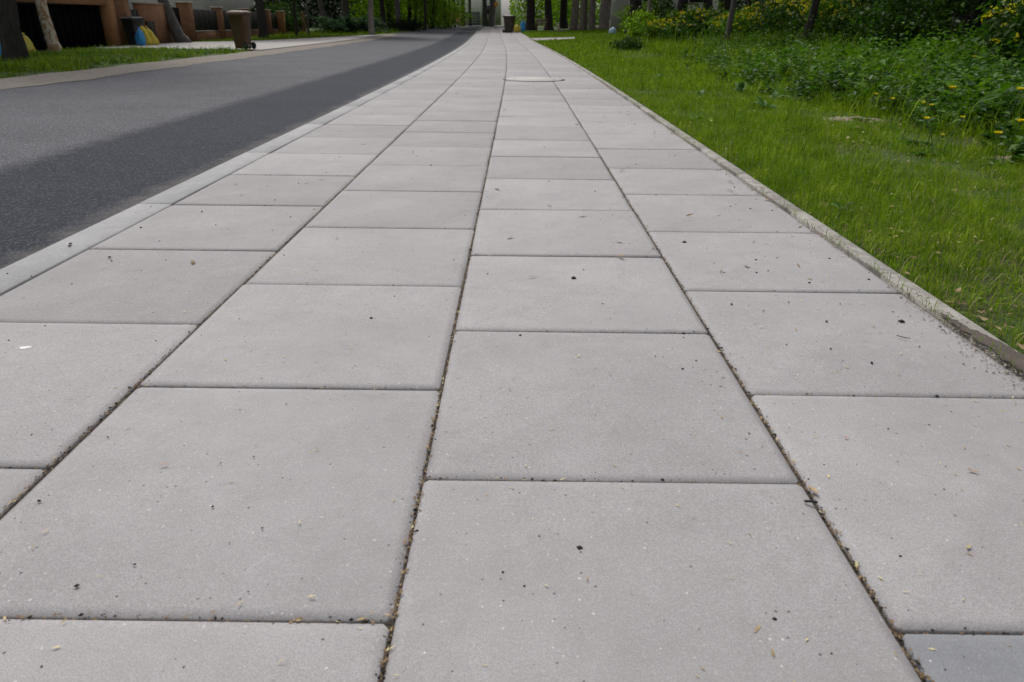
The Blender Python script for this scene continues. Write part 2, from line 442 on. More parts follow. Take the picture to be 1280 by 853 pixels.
# ------------------------------------------------------------------ ground, road, paved surfaces
YL = np.unique(np.concatenate([np.arange(-6, 20, .5), np.arange(20, 60, 2.), np.arange(60, 130, 5.), [150, 200, 300, 500, 900, 1500]]))
def strip(name, xr, zf, mat, ys=YL, edge_noise=0.0, parent=None):
    """sheet that follows the street: columns at offsets xr from the street axis"""
    xr = np.asarray(xr, float); V = []
    for y in ys:
        yy = min(float(y), 130.)
        for k, r in enumerate(xr):
            j = 0.0
            if edge_noise and k in (0, len(xr)-1): j = edge_noise*(math.sin(y*1.9+k)+.6*math.sin(y*5.3+2*k)+.5*math.sin(y*.7))
            x = float(cx(yy))+r+j
            V.append((x, y, zf(x, y, r)))
    n = len(xr); Q = [(i*n+j, i*n+j+1, (i+1)*n+j+1, (i+1)*n+j) for i in range(len(ys)-1) for j in range(n-1)]
    me = np_mesh(name, V, None, Q, mat, True)
    at_ = me.attributes.new('across', 'FLOAT', 'POINT'); at_.data.foreach_set('value', np.tile(xr, len(ys)).astype(np.float32))
    return link(name, me, parent)
def zr(y): return float(rise(min(y, 130.)))
def gzz(x, y): return float(gz(x, min(y, 130.)))
gx = [-900, -300, -120, -60, -40, -30, -24, -20, -17, -15, -13.5, -12, -10.5, -9.2, -8.4, -7.8, -7.2, -7.0, -6.95, -6.0, -4, -2, 0, 1.40, 1.452, 1.7, 2, 2.4, 2.8, 3.1, 3.4, 3.7, 4.0, 4.4, 4.8, 5.3, 6, 7, 8, 9.5, 11, 13, 16, 20, 26, 34, 45, 70, 120, 300, 900]
def zground(x, y, r): return zr(y)-.24 if -7.0 < r < 1.43 else gzz(x, y)
tag(strip('ground', gx, zground, M['soil']), kind='structure')
YS = np.concatenate([np.arange(-6, 20, .35), np.arange(20, 101, 1.)])
tag(strip('road', [-7.02, -6.0, -4.8, -3.44], lambda x, y, r: zr(y)-.05+.014*(-3.44-r), M['asphalt_old'], YS), kind='structure')
tag(strip('asphalt_strip', [-3.5, -3.3, -2.8, -2.2, -2.0, -1.94], lambda x, y, r: zr(y)-.042-.010*(r+3.5), M['asphalt_new'], YS, .012), kind='structure')
tag(strip('gravel_margin', [-7.75, -7.4, -7.01, -6.97, -6.72], lambda x, y, r: zr(y)+(.028 if r < -7.5 else .032 if r < -7.3 else .024 if r < -7 else .018 if r < -6.9 else .002), M['sand'], np.arange(-6, 50, .22), .05), kind='structure')

def sheet(name, poly, mat, dz=.02, step=1.0):
    """flat polygon draped on the ground"""
    from mathutils.geometry import delaunay_2d_cdt
    poly = [Vector(p[:2]) for p in poly]; pts = []
    n = len(poly)
    for i in range(n):
        a, b = poly[i], poly[(i+1) % n]; k = max(1, int((b-a).length/step))
        pts += [a.lerp(b, t/k) for t in range(k)]
    ed = [(i, (i+1) % len(pts)) for i in range(len(pts))]
    xs = [p.x for p in pts]; ys = [p.y for p in pts]
    inner = [Vector((x, y)) for x in np.arange(min(xs), max(xs), step) for y in np.arange(min(ys), max(ys), step)]
    v, e, f, *_ = delaunay_2d_cdt(pts+inner, ed, [], 1, 1e-4)
    V = [(p.x, p.y, gzz(p.x, p.y)+dz) for p in v]
    return link(name, np_mesh(name, V, [t for t in f if len(t) == 3], None, mat, True))
DRIVE = [(-7.75, 23.4), (-8.25, 48.0), (-9.3, 46.2), (-12.4, 37.5), (-14.4, 36.5), (-15.45, 36.0), (-15.45, 27.4), (-12.2, 26.2), (-9.6, 24.6)]
tag(sheet('driveway', DRIVE, M['paver'], .03), kind='structure')
p0, p1, p2, p3 = gpt(672, 52.5), gpt(718, 50), gpt(718, 47.6), gpt(662, 49.2)
tag(sheet('footpath', [p0, p1, p2, p3], M['paver'], .05), kind='structure')

# ---- sidewalk: bed with every slab a mesh of its own
side = tag(strip('sidewalk', [-1.772, -.98, -.185, .61, 1.405], lambda x, y, r: zr(y)-.011, M['joint'], YS), kind='structure')
PW = .797
COLX = [(-1.775, -.985), (-.985, -.187), (-.187, .611), (.611, 1.402)]
PH = [1.283, .868, 1.262, .862]
def slab_mesh(w, l, name, mat, c=.024, d=.0048, rr=.004, th=.06):
    rings = []
    for (ins, z) in ((0, -th), (0, -d-rr), (rr*.5, -d), (c, 0)):
        a, b = w/2-ins, l/2-ins
        k = .010 if ins == 0 else .009
        ring = []
        for sx, sy in ((1, 1), (-1, 1), (-1, -1), (1, -1)):
            pts = [(sx*a, sy*(b-k)), (sx*(a-k), sy*b)]
            if sx*sy < 0: pts.reverse()
            ring += pts
        rings.append([(x, y, z) for x, y in ring])
    n = 8; V = [p for r in rings for p in r]; Q = []; T = []
    for i in range(3):
        for j in range(n):
            jn = (j+1) % n; Q.append((i*n+j, i*n+jn, (i+1)*n+jn, (i+1)*n+j))
    b = 3*n
    T += [(b, b+i, b+i+1) for i in range(1, 7)]
    return np_mesh(name, V, T, Q, mat)
SM = [slab_mesh(b-a-.0085, PW-.0055, 'paving_slab', M['slab']) for a, b in COLX]
SMD = slab_mesh(COLX[3][1]-COLX[3][0]-.0085, PW-.0055, 'paving_slab', M['slab_dark'])
far = MB()
for c in range(4):
    for k in range(-3, 121):
        y0 = PH[c]+k*PW; yc = y0+PW/2
        xc = float(cx(yc))+sum(COLX[c])/2
        slope = (float(cx(yc+.5))-float(cx(yc-.5)))
        if yc < 59:
            o = link('paving_slab', SMD if (c == 3 and k == -1) else SM[c], side)
            near = 1.0 if yc < 12 else .4
            o.location = (xc+rng.normal(0, .0010), yc, zr(yc)+rng.normal(0, .0011)*near)
            o.rotation_euler = (math.atan(zr(yc+.5)-zr(yc-.5))+rng.normal(0, .0016)*near, rng.normal(0, .0016)*near, -math.atan(slope)+rng.normal(0, .0012))
        else:
            w_, z = (COLX[c][1]-COLX[c][0])/2-.003, zr(yc)
            far.box((xc-w_, yc-PW/2+.002, z-.05), (xc+w_, yc+PW/2-.002, z), .004)
tag(far.build('far_slabs', M['slab'], side), kind='stuff')

# ---- kerb and edging stones
def stones(name, piece, r0, r1, ztop, length, start, count, mat, ch, gap=.004, jit=.002, depth=.25):
    par = tag(strip(name, [r0+.004, r1-.004], lambda x, y, r: zr(y)+ztop-.03, M['joint'], YS), kind='structure')
    b = MB().box((-(r1-r0)/2, -length/2+gap/2, -depth), ((r1-r0)/2, length/2-gap/2, 0), ch).mesh(piece, mat)
    for k in range(count):
        yc = start+(k+.5)*length
        o = link(piece, b, par)
        o.location = (float(cx(yc))+(r0+r1)/2+rng.normal(0, jit), yc, zr(yc)+ztop+rng.normal(0, jit*.6))
        o.rotation_euler = (math.atan(zr(yc+.5)-zr(yc-.5)), rng.normal(0, jit), -math.atan(float(cx(yc+.5))-float(cx(yc-.5)))+rng.normal(0, jit))
stones('kerb', 'kerb_stone', -1.950, -1.778, -.0005, PW*2, 2.079-PW*4, 40, M['kerb'], .005, gap=.009, jit=.0008)
stones('edging', 'edging_stone', 1.412, 1.482, .007, 1.0, -1.35, 56, M['edging'], .005, jit=.0010)

# ------------------------------------------------------------------ leaf and blade geometry
def unit(v): return v/(np.linalg.norm(v, axis=-1, keepdims=True)+1e-9)
def leaves(P, A, Nn, Ls, W, fold=.18, droop=.12):
    """folded two-triangle leaves: base P, axis A, normal Nn"""
    A = unit(A); S = unit(np.cross(A, Nn)); Nn = np.cross(S, A)
    Ls = np.asarray(Ls)[:, None]; W = np.asarray(W)[:, None]
    b = P; t = P+A*Ls-Nn*Ls*droop
    l = P+A*Ls*.42-S*W+Nn*W*fold; r = P+A*Ls*.42+S*W+Nn*W*fold
    V = np.stack([b, r, t, l], 1).reshape(-1, 3); i = np.arange(len(P))[:, None]*4
    T = np.concatenate([i+[0, 1, 2], i+[0, 2, 3]], 0)
    return V, T
def blades(P, h, w, lean, az):
    n = len(P); d = np.stack([np.cos(az), np.sin(az), 0*az], 1); s = np.stack([-np.sin(az), np.cos(az), 0*az], 1)
    h = h[:, None]; w = w[:, None]; lean = lean[:, None]; z = np.array([0, 0, 1.0])
    b0, b1 = P-s*w, P+s*w
    mid = P+d*h*lean*.3+z*h*.58; m0, m1 = mid-s*w*.8, mid+s*w*.8
    tip = P+d*h*lean+z*h*np.sqrt(np.clip(1-.55*lean**2, .2, 1))
    V = np.stack([b0, b1, m1, m0, tip], 1).reshape(-1, 3); i = np.arange(n)[:, None]*5
    return V, i+[3, 2, 4], i+[0, 1, 2, 3]
def vnoise(x, y, s, seed=0):
    """cheap smooth value noise for patchiness"""
    g = np.random.default_rng(seed).random((64, 64)); x = x*s; y = y*s
    xi = np.floor(x).astype(int); yi = np.floor(y).astype(int); fx = x-xi; fy = y-yi
    fx = fx*fx*(3-2*fx); fy = fy*fy*(3-2*fy)
    G = lambda a, b: g[a % 64, b % 64]
    return (G(xi, yi)*(1-fx)+G(xi+1, yi)*fx)*(1-fy)+(G(xi, yi+1)*(1-fx)+G(xi+1, yi+1)*fx)*fy
def in_poly(x, y, poly):
    ins = np.zeros(len(x), bool); n = len(poly)
    for i in range(n):
        (x0, y0), (x1, y1) = poly[i][:2], poly[(i+1) % n][:2]
        c = ((y0 > y) != (y1 > y)) & (x < (x1-x0)*(y-y0)/(y1-y0+1e-12)+x0); ins ^= c
    return ins

BARE = [(*gpt(1065, 150)[:2], .42, .20), (*gpt(1132, 149)[:2], .22, .14), (*gpt(975, 122)[:2], .35, .18), (*gpt(1262, 200)[:2], .16, .12), (*gpt(800, 72)[:2], .9, .8)]
def bare_mask(x, y):
    k = np.zeros(len(x))
    for bx, by, rx, ry in BARE:
        k = np.maximum(k, np.clip(1.5-np.sqrt(((x-bx)/rx)**2+((y-by)/ry)**2), 0, 1))
    return k
def grass(name, xr0, xr1, y0, y1, dens, h, wd, mat, label, patch=.6, excl=None, seed=1, smin=.0, thr=.26):
    rg = np.random.default_rng(seed); n = int((xr1-xr0)*(y1-y0)*dens)
    r = rg.uniform(xr0, xr1, n); y = rg.uniform(y0, y1, n); x = r+cx(y)
    q = .6*vnoise(x, y, 1.1, seed)+.4*vnoise(x, y, 5.0, seed+1)
    keep = rg.random(n) < np.clip((q-thr)*4.0, smin, 1)*patch+(1-patch)
    keep &= rg.random(n) > bare_mask(x, y)*.95
    if excl is not None: keep &= ~excl(x, y)
    r, x, y, q = r[keep], x[keep], y[keep], q[keep]; n = len(x)
    P = np.stack([x, y, gz(x, y)-.004], 1)
    hh = h*rg.lognormal(0, .36, n)*(.2+1.5*q); ww = wd*rg.uniform(.6, 1.3, n)
    V, T, Q = blades(P, hh, ww, np.clip(rg.gamma(2.4, .28, n), .05, 1.25), rg.uniform(0, 2*np.pi, n))
    return V, T, Q
def merge(parts):
    V, T, Q, k = [], [], [], 0
    for v, t, q in parts:
        V.append(v); T.append(t+k); Q.append(q+k); k += len(v)
    return np.concatenate(V), np.concatenate(T), np.concatenate(Q)
path_ex = lambda x, y: in_poly(x, y, [p0, p1, p2, p3])
near = merge([grass('', 1.478, 4.4, 1.2, 5.2, 8000, .044, .0012, 0, '', .9, seed=1),
              grass('', 1.478, 4.6, 5.2, 11, 4200, .058, .0018, 0, '', .85, seed=2),
              grass('', 1.49, 9.0, 11, 22, 1200, .08, .0042, 0, '', .5, seed=3),
              grass('', 1.49, 13.0, 22, 62, 240, .09, .010, 0, '', .4, excl=path_ex, seed=4)])
tuft = grass('', 1.52, 4.4, 1.2, 12, 700, .085, .0017, 0, '', 1.0, seed=9)
near = merge([near, tuft])
tag(link('grass', np_mesh('grass', *near, M['grass'])), 'fine green grass along the concrete edging', 'grass', kind='stuff')
dry = merge([grass('', 1.49, 4.4, 1.2, 6, 320, .045, .0014, 0, '', .5, seed=21), grass('', 1.49, 5, 6, 16, 90, .05, .0025, 0, '', .5, seed=22)])
tag(link('dry_grass', np_mesh('dry_grass', *dry, M['grass_dry'])), 'pale dry blades scattered through the green grass', 'dry grass', kind='stuff')
drv_ex = lambda x, y: in_poly(x, y, DRIVE)
vg = merge([grass('', -15.3, -7.75, 8, 30, 420, .08, .0065, 0, '', 1.0, excl=drv_ex, seed=5, thr=.40),
            grass('', -15.3, -8.0, 30, 50, 150, .09, .010, 0, '', .4, excl=drv_ex, seed=6),
            grass('', -14, -7.7, 50, 84, 70, .13, .02, 0, '', .3, seed=7)])
tag(link('verge_grass', np_mesh('verge_grass', *vg, M['grass_far'])), 'patchy grass verge across the road', 'grass', kind='stuff')
for bx, by, rx, ry in BARE[:4]:
    a = np.linspace(0, 2*np.pi, 22, endpoint=False); k = 1+.22*np.sin(3*a+bx)+.15*np.sin(5*a+by)
    R = []
    for f in (1.25, .7, .3):
        x = bx+rx*f*k*np.cos(a); y = by+ry*f*k*np.sin(a)
        R.append(np.stack([x, y, gz(x, y)+(-.01 if f > 1 else .012+.01*np.sin(7*a)*f)], 1))
    b = MB().loft(R, True)
    tag(b.build('bare_soil', M['bare'], None, True), kind='structure')

# ---- leafy herbs of the bed (nettles and the like): one mass
def herbs(n, xr0, xr1, y0, y1, hmin, hmax, lf, seed, front):
    rg = np.random.default_rng(seed); r = rg.uniform(xr0, xr1, n); y = rg.uniform(y0, y1, n); x = r+cx(y)
    fr = front(y)+.5*(vnoise(x, y, .8, seed)-.5)
    d = r-fr
    keep = (d > 0) & (rg.random(n) < np.clip(.35+d*1.2, 0, 1)*np.clip((vnoise(x, y, .9, seed+3)-.30)*3.2, .06, 1)) & (rg.random(n) > bare_mask(x, y))
    x, y, d = x[keep], y[keep], d[keep]; n = len(x)
    H = rg.uniform(hmin, hmax, n)*np.clip(.5+d*.9, .4, 1)*(.6+.7*vnoise(x, y, .7, seed+5))
    Ps, As, Ns, Ls, Ws = [], [], [], [], []; k = 9
    lean = rg.normal(0, .16, (n, 2))
    for j in range(k):
        t = (j+1)/k; az = rg.uniform(0, 2*np.pi, n)
        p = np.stack([x+lean[:, 0]*H*t, y+lean[:, 1]*H*t, gz(x, y)+H*t], 1)
        el = rg.normal(.15, .3, n)
        a = np.stack([np.cos(az)*np.cos(el), np.sin(az)*np.cos(el), np.sin(el)], 1)
        Ps.append(p); As.append(a); Ns.append(np.stack([-np.cos(az)*np.sin(el), -np.sin(az)*np.sin(el), np.cos(el)], 1)+rg.normal(0, .25, (n, 3)))
        ln = lf*rg.uniform(.6, 1.25, n)*(1.15-.55*t); Ls.append(ln); Ws.append(ln*rg.uniform(.2, .33, n))
    return leaves(np.concatenate(Ps), np.concatenate(As), np.concatenate(Ns), np.concatenate(Ls), np.concatenate(Ws), .3, .22)
def front(y): return np.interp(y, [3, 5.2, 6.1, 7.6, 9, 11, 15, 21, 30], [3.75, 3.55, 3.6, 3.65, 3.35, 3.25, 3.6, 4.6, 6.5])
h1 = herbs(4300, 3.2, 8.5, 3.5, 12, .10, .42, .14, 31, front)
h2 = herbs(5200, 3.2, 14, 12, 30, .12, .45, .14, 32, front)
h5 = herbs(700, 3.4, 9, 4, 14, .30, .58, .21, 35, lambda y: front(y)+.35)
V = np.concatenate([h1[0], h2[0]]); T = np.concatenate([h1[1], h2[1]+len(h1[0])])
h3 = herbs(3200, 3.4, 13, 5, 30, .20, .70, .12, 33, lambda y: front(y)+.15)
T3 = np.concatenate([h3[1], h5[1]+len(h3[0])]); V3_ = np.concatenate([h3[0], h5[0]])
tag(link('tall_weeds', np_mesh('tall_weeds', V3_, T3, None, M['weed'])), 'taller lighter green weeds standing in clumps on the bank', 'undergrowth', kind='stuff')
tg = merge([grass('', 3.6, 9, 6, 16, 420, .20, .0035, 0, '', 1.0, seed=41), grass('', 4.5, 13, 16, 32, 170, .26, .007, 0, '', 1.0, seed=42)])
tag(link('tall_grass', np_mesh('tall_grass', *tg, M['grass'])), 'tall yellow green grass tufts between the herbs of the bank', 'grass', kind='stuff')
h4 = herbs(900, -15, -7.9, 9, 26, .05, .16, .10, 34, lambda y: 0*y-20)
tag(link('verge_weeds', np_mesh('verge_weeds', *h4, None, M['weed'])), 'low leafy weeds in the verge across the road', 'weeds', kind='stuff')
tag(link('herb_layer', np_mesh('herb_layer', V, T, None, M['herb'])), 'dense leafy green herbs covering the bank beyond the grass', 'undergrowth', kind='stuff')

# ------------------------------------------------------------------ trees and shrubs
def crown_mesh(name, mat, n, clumps, R, c0, size, seed, shell=.55, spread=.22, up=.4, low=0.0):
    rg = np.random.default_rng(seed); R = np.array(R, float)
    u = unit(rg.normal(size=(clumps, 3))); rad = shell+(1-shell)*rg.random(clumps)**.7
    C = u*rad[:, None]*R*(1+.15*rg.normal(size=(clumps, 1)))
    C[:, 2] = np.where(C[:, 2] < 0, C[:, 2]*(1-low), C[:, 2])
    w_ = rg.random(clumps)+.3; idx = rg.choice(clumps, n, p=w_/w_.sum())
    sp = spread*R.mean()*(.5+rg.random(clumps))
    P = C[idx]+rg.normal(size=(n, 3))*sp[idx][:, None]*[1, 1, .7]+np.array(c0)
    P = P[P[:, 2] > .06]; n = len(P)
    A = rg.normal(size=(n, 3)); A[:, 2] -= .25
    Nn = rg.normal(size=(n, 3))*.7+unit(P-np.array(c0))*.5+[0, 0, up]
    ln = size*rg.uniform(.6, 1.35, n)
    V, T = leaves(P, A, Nn, ln, ln*rg.uniform(.25, .4, n), .2, .15)
    return np_mesh(name, V, T, None, mat)
def trunk_mesh(name, mat, h, r, lean=(0, 0), seed=0, limbs=5, n=14, flare=1.5, bend=.04, first=.35, stems=1):
    rg = np.random.default_rng(seed); b = MB()
    for s in range(stems):
        off = np.array([0, 0, 0.]) if stems == 1 else np.array([math.cos(s*2.4+.5), math.sin(s*2.4+.5), 0])*r*.75
        ts = np.array([0, .012, .03, .06, .1, .16, .24, .34, .46, .6, .75, .9, 1.0])
        wob = np.cumsum(rg.normal(0, bend, (len(ts), 2)), 0)*h*.06; wob[0] = 0
        ld = np.array(lean)+(off[:2]*.25/r*.3 if stems > 1 else 0)
        P = np.stack([off[0]+ld[0]*h*ts+wob[:, 0], off[1]+ld[1]*h*ts+wob[:, 1], h*ts-.12*(ts == 0)], 1)
        rad = r*(1-.72*ts**.85)*(1+(flare-1)*np.exp(-ts*h/.22))
        if stems > 1: rad = rad*.62
        b.tube(P, rad, n, True, .07, seed+s)
        for k in range(limbs):
            t = first+(1-first)*(k+.4)/max(limbs, 1)*.85; az = rg.uniform(0, 2*np.pi)
            q = np.array([np.interp(t, ts, P[:, i]) for i in range(3)]); ll = h*(.38-.22*t)*rg.uniform(.7, 1.2)
            tt = np.linspace(0, 1, 6)[:, None]
            d = np.array([math.cos(az), math.sin(az), rg.uniform(.35, .9)])
            L_ = q+d*ll*tt+np.array([0, 0, .25])*ll*tt**2+rg.normal(0, .02, (6, 3))*ll*tt
            b.tube(L_, np.interp(t, ts, rad)*.5*(1-.8*tt[:, 0]), 7, True, .04, seed+k)
    return b.mesh(name, mat, True)
CROWN = {}
def crown(kind):
    if kind not in CROWN:
        CROWN[kind] = {
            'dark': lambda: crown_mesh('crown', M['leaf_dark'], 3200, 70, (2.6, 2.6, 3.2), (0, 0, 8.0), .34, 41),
            'mid': lambda: crown_mesh('crown', M['leaf_mid'], 3200, 70, (2.7, 2.7, 3.2), (0, 0, 8.0), .34, 42),
            'light': lambda: crown_mesh('crown', M['leaf_light'], 3600, 70, (3.0, 3.0, 3.6), (0, 0, 6.6), .30, 43),
        }[kind]()
    return CROWN[kind]
TRK = {}
def tree(name, loc, dia, bark, crown_kind, label, cat='tree', group=None, h=11.0, lean=(0, 0), seed=None, stems=1, limbs=5, share=None, flare=1.5):
    sd_ = seed if seed is not None else int(abs(loc[0]*31+loc[1]*17)) % 997
    e = empty(name, loc, 0)
    key = share
    if key and key in TRK: me = TRK[key]
    else:
        me = trunk_mesh('trunk', M[bark], h, dia/2, lean, sd_, limbs, 14, flare, stems=stems)
        if key: TRK[key] = me
    t = link('trunk', me, e)
    c = link('crown', crown(crown_kind), e); s = h/11*random.uniform(.9, 1.1)
    c.scale = (s, s, h/11); c.rotation_euler = (0, 0, random.uniform(0, 6)); c.location = (lean[0]*h*.8, lean[1]*h*.8, 2.6 if crown_kind == 'light' else 0)
    tag(e, label, cat, group)
    return e
def shrub(name, loc, R, h, mat, n, size, label, cat='shrub', group=None, seed=1, flowers=None, stems=5, clumps=60, shell=.35, flower_n=0, low=.3, top=.5):
    e = empty(name, loc); rg = np.random.default_rng(seed)
    link('foliage', crown_mesh('foliage', mat, n, clumps, (R, R, h*.5), (0, 0, h*.5), size, seed, shell, .2, .5, 0.0), e)
    b = MB()
    for k in range(stems):
        az = rg.uniform(0, 6.28); rr = R*rg.uniform(.2, .75)
        tt = np.linspace(0, 1, 5)[:, None]
        P = np.array([math.cos(az), math.sin(az), 0])*(.08*R+rr*tt**1.3)+np.array([0, 0, 1])*(h*.9*tt-.05)+rg.normal(0, .02*h, (5, 3))*tt
        b.tube(P, .03*h*(1-.8*tt[:, 0])*.6, 6)
    b.build('stems', M['bark'], e, True)
    if flowers is not None:
        u = unit(rg.normal(size=(flower_n, 3))*[1, 1, .5]+[0, 0, top]); P = u*np.array([R*1.02, R*1.02, h*.52])*rg.uniform(.85, 1.08, (flower_n, 1))+[0, 0, h*.5]
        Ps = np.repeat(P, 6, 0)+rg.normal(0, .02, (flower_n*6, 3))
        A = rg.normal(size=(flower_n*6, 3))+[0, 0, .7]; s = rg.uniform(.035, .055, flower_n*6)
        V, T = leaves(Ps, A, rg.normal(size=A.shape)+[0, 0, .5], s, s*.5)
        tag(link('flowers', np_mesh('flowers', V, T, None, flowers), e), kind='stuff')
    return tag(e, label, cat, group)

# --- left side, across the road
tree('tree', gpt(22, 76), .47, 'bark', 'dark', 'dark thick trunked tree on the verge beside the blue sack', h=12, seed=3, flare=1.2, lean=(.07, 0))
tree('tree', at(68, 24.6), .36, 'bark_mottled', 'mid', 'tree with pale orange mottled bark before the low gateway', h=11, seed=4, flare=1.2, lean=(-.02, 0))
tree('tree', at(233, 35.0), .52, 'bark_grey', 'dark', 'grey tree leaning steeply in front of the brown brick wall', h=10, lean=(-.36, .0), seed=8, flare=1.3)
tree('tree', at(331, 42.5), .52, 'bark', 'dark', 'straight dark trunked tree on the grass behind the brown bin', h=12, seed=9, flare=1.2)
tree('young_tree', at(372, 47), .20, 'bark', 'mid', 'slim dark tree standing next to a thinner one near the orange fence post', h=9, seed=10, flare=1.1)
tree('young_tree', at(385.5, 48), .15, 'bark_grey', 'mid', 'thinnest grey sapling between the slim dark tree and the juniper', h=8, seed=11, flare=1.1)
tree('tree', at(408, 60), .50, 'bark_grey', 'dark', 'grey tree leaning back behind the left end of the juniper', h=12, lean=(-.17, 0), seed=12)
tree('tree', at(431, 63), .70, 'bark_grey', 'dark', 'broad grey straight trunk rising behind the middle of the juniper', h=14, seed=13)
tree('tree', at(466, 47.5), .36, 'bark_pale', 'mid', 'pale grey trunked tree at the roadside end of the juniper', h=11, seed=14, lean=(-.035, 0), flare=1.2)
for i, (px, Y, dm, lb) in enumerate([(478, 62, .45, 'bark'), (489, 66, .55, 'bark'), (499, 60, .45, 'bark_grey'), (512, 70, .40, 'bark'), (520, 74, .35, 'bark'), (448, 68, .4, 'bark'), (347, 60, .5, 'bark'), (305, 62, .5, 'bark')]):
    tree('tree', at(px, Y), dm, lb, 'dark', 'dark straight tree in the shady wood beyond the juniper', group='trees of the wood across the road', h=13, seed=50+i)
for i, (px, Y) in enumerate([(531, 62), (556, 70), (569, 76)]):
    tree('tree', at(px, Y), .26, 'bark', 'light', 'slender dark tree among bright green leaves beside the road', group='slender roadside trees', h=11, seed=70+i, flare=1.15)
tree('tree', at(578, 84), .55, 'bark', 'light', 'dark tree standing beside the pink blossoming bush', h=12, seed=76)
tree('tree', at(587, 86), .38, 'bark', 'light', 'slim dark tree in front of the white house', h=12, seed=77)
tree('tree', at(611, 80), .95, 'bark_grey', 'light', 'stout many stemmed tree at the far end of the road', h=13, seed=78, stems=3, limbs=3)
# --- right side
tree('tree', gpt(663, 38), .80, 'bark', 'dark', 'stout dark tree beside the blue and yellow sacks', h=14, seed=80)
tree('tree', at(686, 66), .70, 'bark', 'dark', 'dark leaning trunk between the red bench and the plank row', h=14, lean=(-.10, 0), seed=81)
tree('tree', at(703, 70), .75, 'bark', 'mid', 'dark shaded tree directly left of the weathered trunk cluster', h=14, seed=82)
for i, (px, Y, d) in enumerate([(716, 62, .62), (729, 60.5, .70), (742, 60, .62), (754, 59, .85)]):
    tree('tree', at(px, Y), d, 'plank', 'mid', ['thinnest brownish ridged trunk of the row beside the leaning log', 'second ridged trunk of the row counted from the leaning log', 'ridged trunk standing just beside the stoutest trunk of the row', 'stoutest ridged trunk ending the row beside the white post'][i], group='close row of weathered trunks', h=15, seed=90+i, flare=1.12)
tree('young_tree', at(909, 25.5), .19, 'bark_grey', 'mid', 'slim grey brown tree rising through the yellow flowering shrubs', h=8, seed=100, flare=1.15)
tree('young_tree', at(1003, 23.5), .25, 'bark', 'mid', 'dark leaning tree at the end of the yellow flowering shrubs', h=8, lean=(.14, .0), seed=101, flare=1.2)
tree('young_tree', at(1133, 20), .075, 'bark', 'mid', 'thin dark sapling beside the black hollow of the thicket', h=5, seed=102, flare=1.1)
tree('young_tree', at(1163, 21.5), .06, 'bark_grey', 'mid', 'thinnest grey sapling standing inside the black hollow of the thicket', h=5, seed=103, flare=1.1)
tree('young_tree', at(1205, 21), .24, 'bark', 'mid', 'mossy trunked tree standing in the dark thicket', h=7, seed=104, flare=1.1, lean=(.05, 0))
tree('young_tree', at(806, 38), .20, 'bark_pale', 'light', 'young tree with a pale yellowish stem near the pale sack', h=7, seed=105, flare=1.1)
for i, (px, Y) in enumerate([(790, 50), (850, 44), (940, 46), (1060, 34), (1100, 40), (1180, 30), (1250, 28), (1230, 40), (880, 60), (980, 62), (1330, 26), (1400, 24), (1120, 27), (1200, 22.5), (1290, 20), (1020, 38), (900, 40), (1160, 36), (1420, 17), (1500, 20)]):
    tree('tree', at(px, Y), random.uniform(.3, .5), 'bark', 'dark', 'dark trunk standing deep in the wood behind the flowering shrubs', group='trees deep in the right hand wood', h=12, seed=110+i, share='wood%d' % (i % 4)).children[1].scale = (1.7, 1.7, 1.05)  # crowns widened and extra trees added to darken the bank below

# shrubs left
J = empty('juniper_shrub', at(437, 51.5)); tag(J, 'wide spreading dark green juniper behind the grass strip', 'shrub')
rg = np.random.default_rng(7); Pj, Aj = [], []
for k in range(80):
    az = rg.uniform(0, 6.28); ll = rg.uniform(.9, 2.3); el = rg.uniform(.12, .65)
    d = np.array([math.cos(az)*1.15, math.sin(az)*.75, math.tan(el)*.8]); t = rg.random(130)**.7
    p = d*ll*t[:, None]+np.array([0, 0, .25])-np.array([0, 0, .18])*(ll*t[:, None])**2*.5
    Pj.append(p+rg.normal(0, .09, p.shape)*[1, 1, .6]); Aj.append(d+rg.normal(0, .5, p.shape))
Pj, Aj = np.concatenate(Pj), np.concatenate(Aj); kp = Pj[:, 2] > .05; Pj, Aj = Pj[kp], Aj[kp]
V, T = leaves(Pj, Aj, rg.normal(size=Pj.shape)*.6+[0, 0, 1], rg.uniform(.10, .24, len(Pj)), rg.uniform(.02, .05, len(Pj)))
link('foliage', np_mesh('foliage', V, T, None, M['leaf_conifer']), J)
bj = MB()
for k in range(8):
    az = k*.8; bj.tube([(0, 0, -.05), (.5*math.cos(az), .4*math.sin(az), .35), (1.3*math.cos(az), .8*math.sin(az), .6)], [.07, .05, .02], 7)
bj.build('stems', M['bark'], J, True)
shrub('shrub', at(508, 58), 1.5, .75, M['leaf_dark'], 2600, .13, 'low dark bush at the foot of the shady wood', seed=201)
shrub('shrub', at(345, 52), 1.6, 1.9, M['leaf_mid'], 3500, .16, 'fresh green bush behind the dark trunk near the fence post', seed=202)
for i, (px, Y, R, h) in enumerate([(540, 68, 2.2, 4), (562, 74, 2.4, 5), (548, 80, 3, 6)]):
    shrub('tall_shrub', at(px, Y), R, h, M['leaf_light'], 5200, .17, 'tall bright green leafy bush lining the far road', group='bright green bushes along the far road', seed=210+i)
shrub('blossom_bush', at(571, 88), 1.0, 1.5, M['leaf_pink'], 2600, .13, 'round pink blossoming bush near the white house', seed=220, shell=.7)
